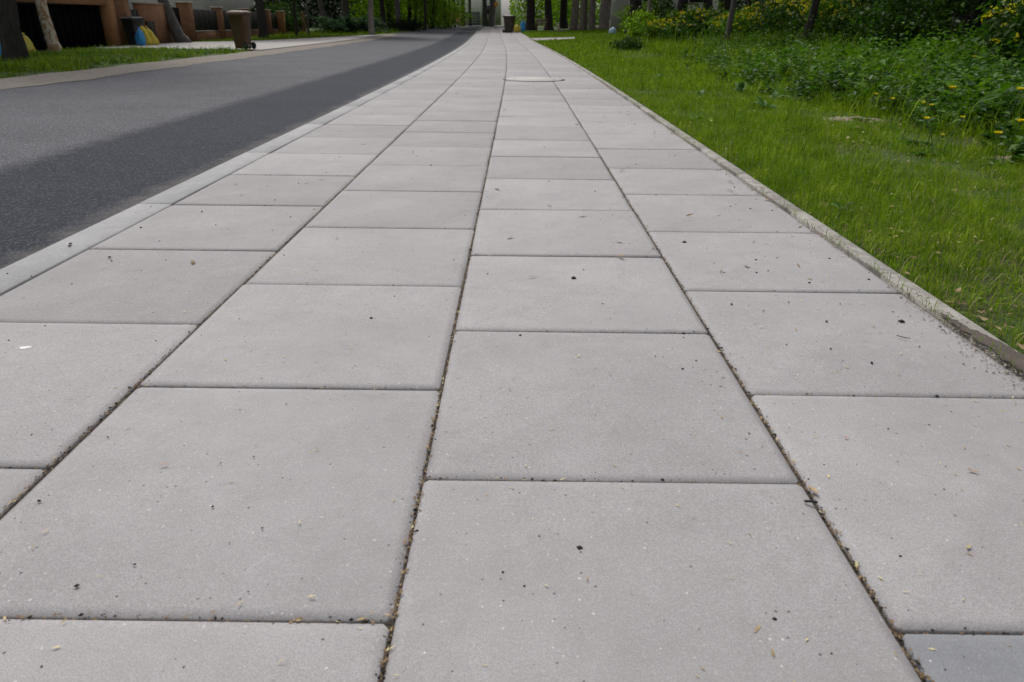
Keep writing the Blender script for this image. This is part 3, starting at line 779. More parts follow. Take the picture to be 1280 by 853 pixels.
def hedge_mass(name, mat, boxes, n, size, seed):
    rg = np.random.default_rng(seed); Ps = []
    for (x0, x1, y0, y1, h, share) in boxes:
        k = int(n*share); x = rg.uniform(x0, x1, k); y = rg.uniform(y0, y1, k)
        top = h*(.65+.6*vnoise(x, y, .35, seed)); z = rg.random(k)*top
        cl = vnoise(x*1.0+z, y*1.0-z, .9, seed+1)
        kp = cl > .33
        Ps.append(np.stack([x, y, gz(x, y)+z], 1)[kp])
    P = np.concatenate(Ps); A = rg.normal(size=P.shape); ln = size*rg.uniform(.6, 1.4, len(P))
    V, T = leaves(P, A, rg.normal(size=P.shape)*.8+[0, -.2, .5], ln, ln*rg.uniform(.28, .42, len(P)))
    return link(name, np_mesh(name, V, T, None, mat))
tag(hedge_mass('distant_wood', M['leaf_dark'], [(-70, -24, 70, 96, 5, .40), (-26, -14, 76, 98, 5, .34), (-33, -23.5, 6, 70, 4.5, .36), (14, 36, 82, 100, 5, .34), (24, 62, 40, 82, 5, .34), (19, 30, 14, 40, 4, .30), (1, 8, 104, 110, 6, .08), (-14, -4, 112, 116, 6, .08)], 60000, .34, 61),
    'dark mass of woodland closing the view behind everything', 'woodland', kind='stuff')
tag(hedge_mass('distant_foliage', M['leaf_light'], [(-16, -11, 84, 108, 5, .3), (-1, 5, 98, 108, 6, .25), (3, 17, 84, 92, 4.5, .5), (-15, -10.5, 68, 84, 4.5, .25)], 22000, .30, 62),
    'bright spring foliage hanging behind the far end of the street', 'foliage', kind='stuff')
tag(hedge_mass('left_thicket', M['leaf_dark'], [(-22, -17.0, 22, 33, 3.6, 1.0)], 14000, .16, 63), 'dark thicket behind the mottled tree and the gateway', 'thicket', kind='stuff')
# shrubs right
for i, (px, Y, R, h) in enumerate([(832, 34, 1.0, .95), (866, 31, 1.3, 1.25), (930, 29.5, 1.4, 1.05), (978, 29, 1.6, 1.42), (1036, 27.5, 1.1, 1.5), (1064, 26.5, .9, 1.0)]):
    shrub('flowering_shrub', at(px, Y), R, h, M['leaf_mid'] if i % 2 else M['weed'], 3800, .12, ['yellow topped shrub nearest the loose bushes and the pale house', 'yellow flowering shrub between the loose bushes and the slim tree', 'yellow flowering shrub just right of the slim grey brown tree', 'yellow flowering shrub between the slim tree and leaning tree', 'yellow topped shrub just right of the dark leaning tree', 'last yellow flowering shrub before the twiggy bushes of the thicket'][i], group='yellow flowering shrubs on the bank', seed=230+i, flowers=M['petal'], flower_n=150, top=1.0)
shrub('flowering_shrub', at(1285, 11.5), .75, 1.25, M['leaf_mid'], 2600, .10, 'green bush with a few big yellow flower heads beside the thicket', seed=240, flowers=M['petal'], flower_n=70, top=.6)
for i, (px, Y, R, h) in enumerate([(798, 52, 1.3, 2.0), (802, 38, .7, 1.3), (822, 41, 1.1, 1.9)]):
    shrub('shrub', at(px, Y), R, h, M['leaf_light'] if i < 2 else M['leaf_mid'], 3600, .13, 'loose fresh green bush near the pale stemmed young tree', group='loose bushes near the pale sack', seed=250+i)
shrub('shrub', gpt(784, 64), .60, .42, M['leaf_mid'], 1500, .08, 'small round dark bush at the back of the grass strip', seed=255)
for i, (px, Y, R, h) in enumerate([(1085, 20, 1.1, 2.1), (1115, 17, .8, 1.6), (1140, 19, 1.0, 2.0)]):
    shrub('shrub', at(px, Y), R, h, M['leaf_mid'], 2600, .10, ['twiggy thin leaved bush next to the end of the flowering shrubs', 'small twiggy bush in front of the thicket at the herb bed', 'twiggy bush beside the thin dark sapling of the thicket'][i], group='twiggy bushes by the thicket', seed=260+i, clumps=40, shell=.2)
for i, (px, Y, R, h) in enumerate([(1175, 25, 1.6, 3.4), (1225, 24, 1.6, 3.4), (1275, 19, 1.3, 2.6), (1330, 17, 1.4, 2.4)]):
    shrub('dark_shrub', at(px, Y), R, h, M['leaf_dark'], 3800, .13, 'dense dark bush making up the black thicket', group='dark bushes of the thicket', seed=270+i, low=0)

# ------------------------------------------------------------------ walls, fence and houses across the road
FX = -15.75
def zf(y): return gzz(FX, y)
g = tag(empty('gateway', (FX, 28.3, zf(28.3))), 'low orange brick gateway with dark shade panel behind the verge', 'gateway')
MB().box((-.25, 1.55, -.3), (.25, 2.05, 1.86), .01).build('post', M['brick_orange'], g)
MB().box((-.25, -9.75, -.3), (.25, -9.25, 1.86), .01).build('post', M['brick_orange'], g)
MB().box((-.22, -9.25, 1.46), (.22, 1.55, 1.80), .01).build('lintel', M['brick_orange'], g)
MB().box((-.32, -9.85, 1.86), (.32, 2.15, 1.94), .02).build('coping', M['cap'], g)
gl = MB().box((-.16, -9.25, -.1), (-.10, 1.55, 1.46)).build('shade_panel', M['gate'], g)  # dark panel and boards stand in for the shaded depth of the opening
for k in range(25): MB().box((-.095, -9.2+k*.43, .0), (-.07, -9.2+k*.43+.40, 1.42)).build('shade_board', M['gate'], gl)
def pillar(fence, y, w, h, mat=None):
    p = MB().box((-w/2, y-w/2, -.3), (w/2, y+w/2, h), .01).build('pillar', mat or M['brick'], fence)
    MB().box((-w/2-.04, y-w/2-.04, h), (w/2+.04, y+w/2+.04, h+.06), .02).build('pillar_cap', M['cap'], p)
def bay(fence, y0, y1, h, base):
    MB().box((-.14, y0, -.3), (.14, y1, base), .01).build('base_wall', M['brick'], fence)
    MB().box((-.17, y0, base), (.17, y1, base+.035), .008).build('coping', M['cap'], fence)
    n = max(2, int((y1-y0)/.30)); s = (y1-y0)/n
    for k in range(n): MB().box((-.02-.02*(k % 2), y0+k*s+.008, base+.05), (.02-.02*(k % 2), y0+(k+1)*s-.008, h)).build('fence_board', M['panel'], fence)
    MB().box((-.07, y0, base+.25), (-.045, y1, base+.33)).build('rail', M['panel'], fence)
f1 = tag(empty('brick_fence', (FX, 32.8, zf(32.8))), 'brown brick garden wall and dark boards behind the black bin', 'wall')
pillar(f1, -1.45, .45, 1.75)
bay(f1, -1.2, -.2, 1.35, .3)
MB().box((-.15, -.2, -.3), (.15, 2.75, 1.58), .01).build('wall', M['brick'], f1)
MB().box((-.19, -.24, 1.58), (.19, 2.79, 1.64), .015).build('coping', M['cap'], f1)
MB().box((.152, .0, .15), (.30, .55, .92), .01).build('meter_box', M['panel'], f1)
MB().box((-.05, 2.75, 0), (.0, 3.85, 1.5)).build('garden_gate', M['gate'], f1)
f2 = tag(empty('board_fence', (FX, 41.0, zf(41.0))), 'fence of dark boards between brown brick pillars along the drive', 'fence')
for k in range(6):
    y = -3.7+k*4.0; pillar(f2, y, .55 if k == 0 else .42, 1.66 if k == 0 else 1.52)
    if k < 5: bay(f2, y+.28, y+4.0-.215, 1.42, .42)
post = tag(empty('fence_post', at(353.5, 50)), 'orange brown timber post by the fresh green bush', 'post')
MB().box((-.19, -.19, -.2), (.19, .19, 1.35), .02).build('shaft', M['brick_orange'], post)
MB().box((-.22, -.22, 1.35), (.22, .22, 1.42), .02).build('cap', M['cap'], post)

def house(name, loc, w, d, h, label, doors, wins, rz=0):
    e = tag(empty(name, loc, rz), label, 'house')
    MB().box((-w/2, 0, -.5), (w/2, d, h)).build('wall', M['render'], e)
    MB().loft([[(-w/2-.5, -.6, h), (w/2+.5, -.6, h), (w/2+.5, d+.6, h), (-w/2-.5, d+.6, h)], [(-w/2-.5, d/2-.1, h+2.8), (w/2+.5, d/2-.1, h+2.8), (w/2+.5, d/2+.1, h+2.8), (-w/2-.5, d/2+.1, h+2.8)]]).build('roof', M['rooft'], e)
    for (x, z, ww, hh) in wins:
        wn = MB().box((x-ww/2, -.05, z), (x+ww/2, -.01, z+hh)).build('window', M['white'], e)
        MB().box((x-ww/2+.08, -.07, z+.08), (x+ww/2-.08, -.052, z+hh-.08)).build('pane', M['glass'], wn)
        MB().box((x-ww/2-.05, -.16, z-.06), (x+ww/2+.05, -.01, z-.004)).build('sill', M['cap'], wn)
    for (x, ww, hh) in doors:
        dr = MB().box((x-ww/2, -.06, -.1), (x+ww/2, -.01, hh)).build('garage_door', M['grey_door'], e)
        for k in range(5): MB().box((x-ww/2+.05, -.085, hh*k/5+.03), (x+ww/2-.05, -.062, hh*(k+1)/5-.03)).build('door_panel', M['grey_door'], dr)
    return e
l = at(196, 47.5); house('house', l, 6.4, 8, 5.2, 'white rendered house behind the brown brick wall', [], [(-1.2, 2.4, 1.4, 1.4), (1.6, 2.4, 1.2, 1.4)], rz=-.05)
l = at(598, 96); house('house', l, 6.0, 8, 4.6, 'white house with grey garage door closing the far street', [(-.9, 2.2, 1.55)], [(1.4, 1.2, 1.0, 1.2)])
l = at(845, 64); house('house', l, 9.0, 8, 5.2, 'pale house glimpsed behind the yellow flowering shrubs', [], [(-2.5, 1.8, 1.4, 1.4), (1.6, 1.8, 1.4, 1.4)], rz=.15)

# ------------------------------------------------------------------ bins and sacks
def ring(cx_, cy_, z, a, b, k):
    pts = []
    for sx, sy in ((1, 1), (-1, 1), (-1, -1), (1, -1)):
        c = [(cx_+sx*a, cy_+sy*(b-k)), (cx_+sx*(a-.3*k), cy_+sy*(b-.3*k)), (cx_+sx*(a-k), cy_+sy*b)]
        if sx*sy < 0: c.reverse()
        pts += c
    return [(x, y, z) for x, y in pts]
def bin_(loc, rz, body, lid, label, sc=1.0):
    """wheelie bin, front towards -X, wheels and handle at +X"""
    e = tag(empty('wheelie_bin', loc, rz, sc), label, 'bin')
    MB().loft([ring(-.005, 0, .02, .225, .215, .05), ring(-.005, 0, .10, .235, .225, .05), ring(-.01, 0, .6, .285, .26, .05), ring(-.015, 0, .90, .318, .282, .05),
               ring(-.015, 0, .905, .345, .30, .05), ring(-.015, 0, .955, .348, .303, .05)]).build('body', body, e)
    ld = MB().loft([ring(-.02, 0, .957, .365, .312, .06), ring(-.02, 0, .985, .365, .312, .06), ring(-.01, 0, 1.02, .31, .27, .06), ring(.02, 0, 1.04, .20, .19, .06)]).build('lid', lid, e)
    MB().box((-.405, -.10, .963), (-.36, .10, .985), .005).build('lid_grip', lid, ld)
    hb = MB().tube([(.36, -.22, .965), (.42, -.22, .985), (.42, .22, .985), (.36, .22, .965)], .016, 8)
    hb.build('handle', body, e)
    MB().tube([(.25, -.30, .10), (.25, .30, .10)], .014, 8).build('axle', M['steel'], e)
    for s in (-1, 1):
        a = np.linspace(0, 2*np.pi, 20, endpoint=False); rr = []
        for (r, yy) in ((.055, .246), (.092, .248), (.1, .258), (.1, .286), (.092, .297), (.055, .299)):
            rr.append(np.stack([.27+r*np.cos(a), np.full(20, s*yy), .10+r*np.sin(a)], 1)[::-s])
        wl = MB().loft(rr, True).build('wheel', M['rubber'], e)
        a = np.linspace(0, 2*np.pi, 12, endpoint=False)
        MB().loft([np.stack([.27+.05*np.cos(a), np.full(12, s*.300), .10+.05*np.sin(a)], 1), np.stack([.27+.03*np.cos(a), np.full(12, s*.31), .10+.03*np.sin(a)], 1)]).build('hub', M['rim'], wl)
    for k in (-1, 1): MB().box((-.27, k*.11-.012, .35), (-.255, k*.11+.012, .86)).build('rib', body, e)
    return e
B1 = gpt(305, 63)
bin_((B1[0], B1[1], B1[2]+.03), math.radians(-14), M['bin_brown'], M['bin_lid'], 'brown wheelie bin with dusty lid at the edge of the drive', (.82, .82, 1.06))
B2 = gpt(636.5, 41.5); zb = zr(B2[1])
bin_((B2[0], B2[1], zb), math.radians(160), M['bin_dark'], M['bin_dark'], 'dark brown wheelie bin standing on the far sidewalk', 1.16)
B3 = at(167, 31.0)
bin_((B3[0]+.15, B3[1], B3[2]+.03), math.radians(75), M['bin_black'], M['bin_black'], 'black wheelie bin beside the gateway and yellow sacks', 1.0)
def sack(loc, w, h, mat, label, lean=(0, 0), seed=1, group=None, flat=.75):
    rg = np.random.default_rng(seed); n = 20; a = np.linspace(0, 2*np.pi, n, endpoint=False)
    prof = [(0, .55), (.03, .85), (.12, 1.0), (.3, 1.04), (.5, .97), (.68, .8), (.8, .55), (.87, .28), (.90, .16), (.94, .22), (1.0, .34)]
    rings = []; ph = rg.uniform(0, 6, 4)
    for t, r in prof:
        k = 1+.15*np.sin(3*a+ph[0]+4*t)+.10*np.sin(5*a+ph[1]-6*t)+.09*np.sin(8*a+ph[2]+9*t)*(.4+t)
        rings.append(np.stack([lean[0]*h*t+w/2*r*k*np.cos(a), lean[1]*h*t+w/2*flat*r*k*np.sin(a), np.full(n, h*t)], 1))
    e = tag(empty('refuse_sack', loc), label, 'sack', group)
    MB().loft(rings).build('bag', mat, e, True)
    zt = .89*h; MB().tube([(lean[0]*zt+w*.09*math.cos(t), lean[1]*zt+w*.075*math.sin(t), zt) for t in np.linspace(0, 6.28, 13)], .012, 6, False).build('tie', M['steel'], e)
    return e
sl = at(177.5, 30.3); sack((sl[0], sl[1], sl[2]+.03), .34, .66, M['bag_blue'], 'blue sack between the black bin and yellow sacks', seed=1)
sl = at(185, 31.0); sack((sl[0], sl[1], sl[2]+.03), .40, .85, M['bag_yellow'], 'taller yellow sack leaning against the blue sack', (-.28, .1), 2)
sl = at(193, 31.3); sack((sl[0], sl[1], sl[2]+.03), .40, .70, M['bag_yellow'], 'shorter yellow sack leaning at the brick wall side', (-.36, .1), 3)
sl = at(2, 20.3); sack(sl, .52, .78, M['bag_blue'], 'blue sack behind the dark thick trunk on the verge', seed=4)
sl = at(40, 22.0); sack(sl, .27, .58, M['bag_yellow'], 'yellow sack standing alone right beside the dark thick trunk', (-.2, 0), 5)
sl = gpt(646, 41); sack((sl[0], sl[1], sl[2]+.02), .55, .62, M['bag_yellow'], 'yellow sack between the far bin and a blue sack', (.1, 0), 6)
sl = gpt(653.5, 40.3); sack((sl[0], sl[1], sl[2]+.02), .45, .85, M['bag_blue'], 'blue sack at the foot of the stout dark tree', seed=7)
sl = gpt(765, 43); sack(sl, .44, .50, M['bag_pale'], 'pale blue sack lying before the row of weathered trunks', (.15, 0), 8, flat=.9)

# ------------------------------------------------------------------ small far things
e = tag(empty('road_sign', at(620, 70)), 'small orange sign on a thin grey post at the street end', 'sign')
MB().tube([(0, 0, -.2), (0, 0, 2.35)], .03, 8).build('post', M['steel'], e)
a = np.linspace(0, 2*np.pi, 16, endpoint=False)
MB().loft([np.stack([.2*np.cos(a), np.full(16, -.05), 2.1+.2*np.sin(a)], 1), np.stack([.2*np.cos(a), np.full(16, -.035), 2.1+.2*np.sin(a)], 1)]).build('plate', M['orange'], e)
e = tag(empty('bench', at(677, 62), .15), 'dark red garden bench with paler slats between two trunks', 'bench')
for s in (-.42, .42):
    MB().box((s-.04, -.2, -.1), (s+.04, -.12, .45)).build('leg', M['redwood'], e); MB().box((s-.04, .14, -.1), (s+.04, .22, .98)).build('leg', M['redwood'], e)
for k in range(3): MB().box((-.5, -.22+k*.13, .45), (.5, -.11+k*.13, .49)).build('seat_slat', M['redwood'], e)
for k in range(2): MB().box((-.5, .10, .62+k*.22), (.5, .135, .74+k*.22)).build('back_slat', M['palewood'], e)
e = tag(empty('leaning_log', at(698, 57)), 'yellowish cut log leaning among the shaded trunks', 'log')
MB().tube([(.22, 0, -.05), (.05, .05, .35), (-.2, .12, .72)], [.075, .07, .06], 10, True, .05, 3).build('stem', M['palewood'], e, True)
e = tag(empty('marker_post', at(762, 54)), 'thin white post beside the pale sack', 'post')
MB().tube([(0, 0, -.1), (0, 0, .75), (0, 0, .80)], [.035, .035, .02], 8).build('shaft', M['white'], e)

# ------------------------------------------------------------------ manhole in the sidewalk
mh = tag(empty('manhole_cover', (.285, 12.95, .0)), 'round pale concrete manhole cover with dark rim in the sidewalk', 'manhole cover')
mh.location.z = -0.002
def disc(r0, r1, z0, z1, n=48, wob=0.0):
    a = np.linspace(0, 2*np.pi, n, endpoint=False); k = 1+wob*np.sin(5*a)+wob*np.sin(9*a+1)
    return MB().loft([np.stack([r0*k*np.cos(a), r0*k*np.sin(a), np.full(n, z0)], 1), np.stack([r1*k*np.cos(a), r1*k*np.sin(a), np.full(n, z1)], 1)])
disc(.53, .53, -.03, .004).build('rim', M['iron'], mh)
disc(.485, .478, .0, .010).build('cover', M['collar'], mh)
for k in (-1, 1): disc(.03, .03, .0, .012, 12).build('lifting_eye', M['iron'], mh, loc=(k*.33, 0, 0))

# ------------------------------------------------------------------ plants one can tell apart
def dock(loc, size, label, seed, group='broad leaved weeds'):
    rg = np.random.default_rng(seed); e = tag(empty('broadleaf_weed', loc), label, 'weed', group)
    for k in range(rg.integers(6, 9)):
        az = rg.uniform(0, 6.28); el = rg.uniform(.4, 1.1); ln = size*rg.uniform(.7, 1.2); w_ = ln*.17
        t = np.linspace(0, 1, 7); sh = np.array([.15, .6, .95, 1, .8, .45, .03])*w_
        d = np.array([math.cos(az), math.sin(az), 0]); s = np.array([-math.sin(az), math.cos(az), 0])
        c = d*ln*t[:, None]*math.cos(el)+np.array([0, 0, 1])*(ln*(math.sin(el)*t-.55*t**2*math.cos(el)))[:, None]+.02*np.array([0, 0, 1])
        wave = .12*w_*np.sin(t*14+k)[:, None]*np.array([0, 0, 1]); f = sh[:, None]*.3*np.array([0, 0, 1])
        V = np.concatenate([c-s*sh[:, None]+f+wave, c, c+s*sh[:, None]+f-wave])
        Q = [(i, i+1, 7+i+1, 7+i) for i in range(6)]+[(7+i, 7+i+1, 14+i+1, 14+i) for i in range(6)]
        link('leaf', np_mesh('leaf', V, None, Q, M['dock'], True), e)
    return e
for i, (px, py, s) in enumerate([(826, 101, .22), (862, 92, .20), (925, 118, .26), (955, 137, .25), (968, 128, .26), (884, 45, .4), (1075, 88, .35), (1040, 88, .3), (1105, 92, .3), (1215, 100, .35), (1245, 95, .35), (875, 122, .12)]):
    dock(gpt(px, py), s, 'broad leaved weed with pale green upright leaves', 300+i)
dock(gpt(1050, 268), .11, 'lone small broad leaved weed in the short grass', 330, None)
def dandelion(px, py, Y, r, label, group, seed):
    """flower head seen at pixel (px,py); it stands Y metres down the street"""
    rg = np.random.default_rng(seed); d = ray(px, py); t = Y/d[1]; top = np.array([0, 0, CAM_H])+d*t
    lx, ly = top[0]+rg.uniform(-.12, .12), top[1]+rg.uniform(-.04, .08); g_ = float(gz(lx, ly))
    e = tag(empty('dandelion', (lx, ly, g_)), label, 'flower', group)
    hd = top-np.array([lx, ly, g_]); tt = np.linspace(0, 1, 7)[:, None]
    P = hd*np.array([1, 1, 0])*tt**1.6+np.array([0, 0, 1])*hd[2]*tt
    MB().tube(P, .0035, 6).build('stem', M['dock'], e, True)
    n = 70; ri = rg.random(n)**.6; az = rg.uniform(0, 6.28, n)
    A = np.stack([np.cos(az), np.sin(az), .45+1.4*(1-ri)], 1)
    V, T = leaves(np.repeat(hd[None], n, 0)+np.stack([0*az, 0*az, 0*az+.002], 1), A, np.array([0, 0, 1.])+0*A, r*(.45+.6*ri), np.full(n, r*.11), .1, -.05)
    fl = link('flower_head', np_mesh('flower_head', V, T, None, M['petal']), e)
    MB().loft([[(hd[0]+q*math.cos(u), hd[1]+q*math.sin(u), hd[2]+z) for u in np.linspace(0, 6.28, 9)[:-1]] for q, z in ((.003, -.014), (.008, -.008), (.009, .002))]).build('calyx', M['dock'], fl)
    for k in range(6):
        az = rg.uniform(0, 6.28); A = np.array([[math.cos(az), math.sin(az), .5]])
        V, T = leaves(np.array([[0, 0, .005]]), A, np.array([[0, 0, 1.]]), [.13], [.018], .3, .35)
        link('leaf', np_mesh('leaf', V, T, None, M['herb']), e)
DAN = [(1095, 119, 7.6, .018, 'b'), (1115, 125, 7.0, .018, 'b'), (1190, 112, 6.0, .027, 'yellow dandelion on the tallest stem among the herbs'), (1154, 130, 6.2, .016, 'b'), (1164, 133, 6.1, .017, 'b'),
       (1158, 150, 5.7, .020, 'b'), (1203, 148, 5.6, .015, 'b'), (1178, 170, 5.5, .013, 'b'), (1247, 169, 5.05, .024, 'b'), (1275, 114, 5.8, .026, 'b'), (1276, 154, 5.1, .026, 'b'), (1218, 72, 9, .018, 'b')]
for i, (px, py, Y, r, lb) in enumerate(DAN):
    r *= 1.7
    dandelion(px, py, Y, r, 'yellow dandelion blooming at the edge of the herb bed' if lb == 'b' else lb, 'dandelions by the herb bed', 400+i)
st = gpt(1248, 124); e = tag(empty('dry_stalk', st), 'upright straw coloured dry stalk rising from the herbs', 'stalk')
MB().tube([(0, 0, -.02), (.004, 0, .12), (.012, .01, .25)], [.006, .0055, .004], 7).build('stem', M['straw'], e, True)

# ------------------------------------------------------------------ litter on the slabs
def on_slab(px, py, dz=.003):
    d = ray(px, py); t = (dz-CAM_H)/d[2]; return np.array([d[0]*t, d[1]*t, dz])
def flake(name, mat, ln, w_, az, loc, label, cat, curl=.35, seed=0):
    rg = np.random.default_rng(seed); t = np.linspace(0, 1, 7); sh = np.array([.12, .6, .95, 1, .8, .45, .05])*w_/2
    z = curl*ln*(t-.5)**2+.0015; c = np.stack([(t-.5)*ln, .08*ln*np.sin(t*3), z], 1)
    V = []
    for off in (0, -.0007):
        V += [c+np.array([0, 1, 0])*sh[:, None]+[0, 0, off]+np.array([0, 0, .4])*sh[:, None], c+[0, 0, off], c-np.array([0, 1, 0])*sh[:, None]+[0, 0, off]+np.array([0, 0, .4])*sh[:, None]]
    V = np.concatenate(V); Q = []
    for k, b in enumerate((0, 21)):
        q = [(b+i, b+i+1, b+7+i+1, b+7+i) for i in range(6)]+[(b+7+i, b+7+i+1, b+14+i+1, b+14+i) for i in range(6)]
        Q += q if k else [x[::-1] for x in q]
    o = link(name, np_mesh(name, V, None, Q, mat, True), None, loc); o.rotation_euler = (0, 0, az)
    return tag(o, label, cat)
flake('bud_scale', M['pinkleaf'], .016, .0045, .3, on_slab(205, 581), 'small pinkish bud scale alone on a large slab', 'bud scale', seed=1)
flake('fallen_leaf', M['tanleaf'], .028, .010, -1.1, on_slab(1016, 614), 'tan dry leaf lying in the joint above a black twig', 'leaf', seed=2)
flake('fallen_leaf', M['tanleaf'], .024, .006, -.5, on_slab(1216, 590), 'curled brown leaf shred in the middle of a slab near the edging', 'leaf', .8, seed=3)
flake('fallen_leaf', M['husk'], .016, .006, .6, on_slab(1211, 685), 'small yellow leaf lying on a slab', 'leaf', .5, seed=4)
flake('fallen_leaf', M['pinkleaf'], .012, .005, .2, on_slab(1058, 548), 'small reddish leaf bit on the slab near the joint', 'leaf', .6, seed=5)
tw = MB().tube([(-.012, .002, .003), (0, 0, .0045), (.012, -.003, .004)], [.0024, .003, .0025], 7).build('twig', M['twig'], None, True, on_slab(1013, 629))
tag(tw, 'short black twig beside the joint below a tan leaf', 'twig')
tw = MB().tube([(-.018, .004, .003), (0, 0, .004), (.02, .006, .003)], [.0012, .0014, .0008], 6).build('twig', M['husk_dark'], None, True, on_slab(1128, 423))
tag(tw, 'thin brown twig on a slab close to the edging', 'twig'); tw.rotation_euler = (0, 0, -.7)
a = np.linspace(0, 2*np.pi, 16, endpoint=False)
dp = MB().loft([np.stack([.018*s*(1+.3*np.sin(3*a))*np.cos(a), .012*s*(1+.2*np.sin(2*a))*np.sin(a), np.full(16, z)], 1) for s, z in ((1, 0), (.8, .0012), (.3, .0016))]).build('bird_dropping', M['white'], None, True, on_slab(31, 435, .001))
tag(dp, 'white bird dropping on the slab next to the kerb', 'dropping')
for i, (px, py) in enumerate([(88, 305), (87, 308), (137, 322)]):
    b = MB().loft([np.stack([.007*s*np.cos(a), .006*s*(1+.2*np.sin(3*a))*np.sin(a), np.full(16, z)], 1) for s, z in ((.7, 0), (1, .002), (.8, .004), (.2, .005))]).build('dark_pebble', M['twig'], None, True, on_slab(px, py, .002))
    tag(b, 'dark round pebble on the kerb or the slab beside it', 'pebble', 'dark pebbles near the kerb')

def scatter(n, seed, joints):
    """husks, seeds and shreds: on the slabs or lying in the joints"""
    rg = np.random.default_rng(seed)
    if joints:
        k = rg.integers(0, 3, n); lon = rg.random(n) < .72
        y = .6+rg.random(n)**1.6*11; xj = np.array([-.985, -.187, .611])[k]+rg.normal(0, .0035, n)
        col = rg.integers(0, 4, n); ph = np.array(PH)[col]; yy = ph+np.round((y-ph)/PW)*PW+rg.normal(0, .0025, n)
        c0 = np.array(COLX)[col]; xx = c0[:, 0]+(c0[:, 1]-c0[:, 0])*rg.random(n)
        cl = vnoise(xx*3, yy*1.7, 2.0, 5) if False else rg.random(n)
        x = np.where(lon, xj, xx); y = np.where(lon, y, yy); az = np.where(lon, np.pi/2, 0)+rg.normal(0, .5, n); z = np.full(n, -.003)+rg.uniform(-.004, .003, n)
    else:
        y = .55+rg.random(n)**1.5*12; x = rg.uniform(-1.95, 1.40, n); az = rg.uniform(0, 6.28, n); z = np.full(n, .0022)
        clus = rg.random(n) < .35
        x = np.where(clus, 1.40-rg.exponential(.35, n), x)
        kp = x > -1.95; x, y, az, z = x[kp], y[kp], az[kp], z[kp]
    x = x+cx(y); z = z+rise(y); n = len(x)
    return rg, np.stack([x, y, z], 1), az
def flakes(rg, P, az, l0, l1, wr=(.12, .3)):
    A = np.stack([np.cos(az), np.sin(az), rg.normal(.0, .12, len(az))], 1); ln = rg.uniform(l0, l1, len(az))
    return leaves(P, A, np.stack([0*az, 0*az, 0*az+1], 1)+rg.normal(0, .25, (len(az), 3)), ln, ln*rg.uniform(*wr, len(az)), .35, -.1)
def cat2(a, b): return np.concatenate([a[0], b[0]]), np.concatenate([a[1], b[1]+len(a[0])])
rg2, P2, az2 = scatter(260, 76, False); P2[:, 1] = 2.5+rg2.random(len(P2))*13;  P2[:, 2] = rise(P2[:, 1])+.003
V4 = flakes(rg2, P2, az2, .018, .06, (.06, .17))
tag(link('leaf_shreds', np_mesh('leaf_shreds', *V4, None, M['deadleaf'])), 'brown twigs and leaf shreds strewn over the farther slabs', 'litter', kind='stuff')
V1 = flakes(*scatter(1500, 71, False), .008, .019, (.06, .15)); V2 = flakes(*scatter(420, 72, True), .006, .018, (.07, .18))
V3 = flakes(*scatter(5200, 75, True), .003, .010, (.15, .35))
tag(link('husk_litter', np_mesh('husk_litter', *cat2(V1, V2), None, M['husk'])), 'scattered tan seed husks and shreds on the slabs and joints', 'litter', kind='stuff')
def pebbles(P, r):
    V0 = np.array([(1, 0, 0), (-1, 0, 0), (0, 1, 0), (0, -1, 0), (0, 0, .7), (0, 0, -.5)], float)
    F0 = np.array([(0, 2, 4), (2, 1, 4), (1, 3, 4), (3, 0, 4), (2, 0, 5), (1, 2, 5), (3, 1, 5), (0, 3, 5)])
    n = len(P); a = rng.uniform(0, 6.28, n); c, s = np.cos(a), np.sin(a); st = rng.uniform(.6, 1.4, n)
    x = V0[None, :, 0]*st[:, None]; y = V0[None, :, 1]
    V = np.stack([x*c[:, None]-y*s[:, None], x*s[:, None]+y*c[:, None], np.repeat(V0[None, :, 2], n, 0)], 2)*r[:, None, None]+P[:, None]
    return V.reshape(-1, 3), (F0[None]+np.arange(n)[:, None, None]*6).reshape(-1, 3)
rg_, P, az = scatter(1000, 73, False); P[:, 2] -= .001
pb1 = pebbles(P, rg_.lognormal(math.log(.0020), .55, len(P)))
rg_, P, az = scatter(3000, 74, True); pb2 = pebbles(P, rg_.lognormal(math.log(.0019), .45, len(P)))
tag(link('joint_debris', np_mesh('joint_debris', *V3, None, M['deadleaf'])), 'brown leaf crumbs packed into the joints between slabs', 'debris', kind='stuff')
tag(link('dark_crumbs', np_mesh('dark_crumbs', *cat2(pb1, pb2), None, M['husk_dark'])), 'small dark crumbs and specks scattered over the slabs', 'litter', kind='stuff')

# grit, weeds and debris along the edging
rg = np.random.default_rng(81); n = 9000
y = 1.2+rg.random(n)**1.3*13; dens = vnoise(y*2.2, y*0, 1.0, 9); kp = rg.random(n) < np.clip((dens-.25)*2.2, .05, 1); y = y[kp]; n = len(y)
x = 1.409-np.abs(rg.normal(0, .022, n))*(.6+1.2*vnoise(y, y*0+3, 1.1, 4))+np.where(rg.random(n) < .3, rg.uniform(0, .05, n), 0)
Pg = np.stack([x+cx(y), y, rise(y)+np.where(x > 1.412, .0085, .0015)], 1)
gp = pebbles(Pg, rg.lognormal(math.log(.0022), .4, n))
tag(link('edging_grit', np_mesh('edging_grit', *gp, None, M['grit'])), 'sandy grit and crumbs collected along the concrete edging', 'grit', kind='stuff')
n = 520; y = 1.7+rg.random(n)*11; y = y[rg.random(n) < np.clip((vnoise(y*1.7, y*0, 1.0, 14)-.3)*2.5, .03, 1)]; n = len(y)
P = np.stack([1.407+rg.normal(0, .004, n)+cx(y), y, rise(y)], 1)
V, T, Q = blades(P, rg.uniform(.015, .055, n), np.full(n, .0012), rg.uniform(.1, .9, n), rg.uniform(0, 6.28, n))
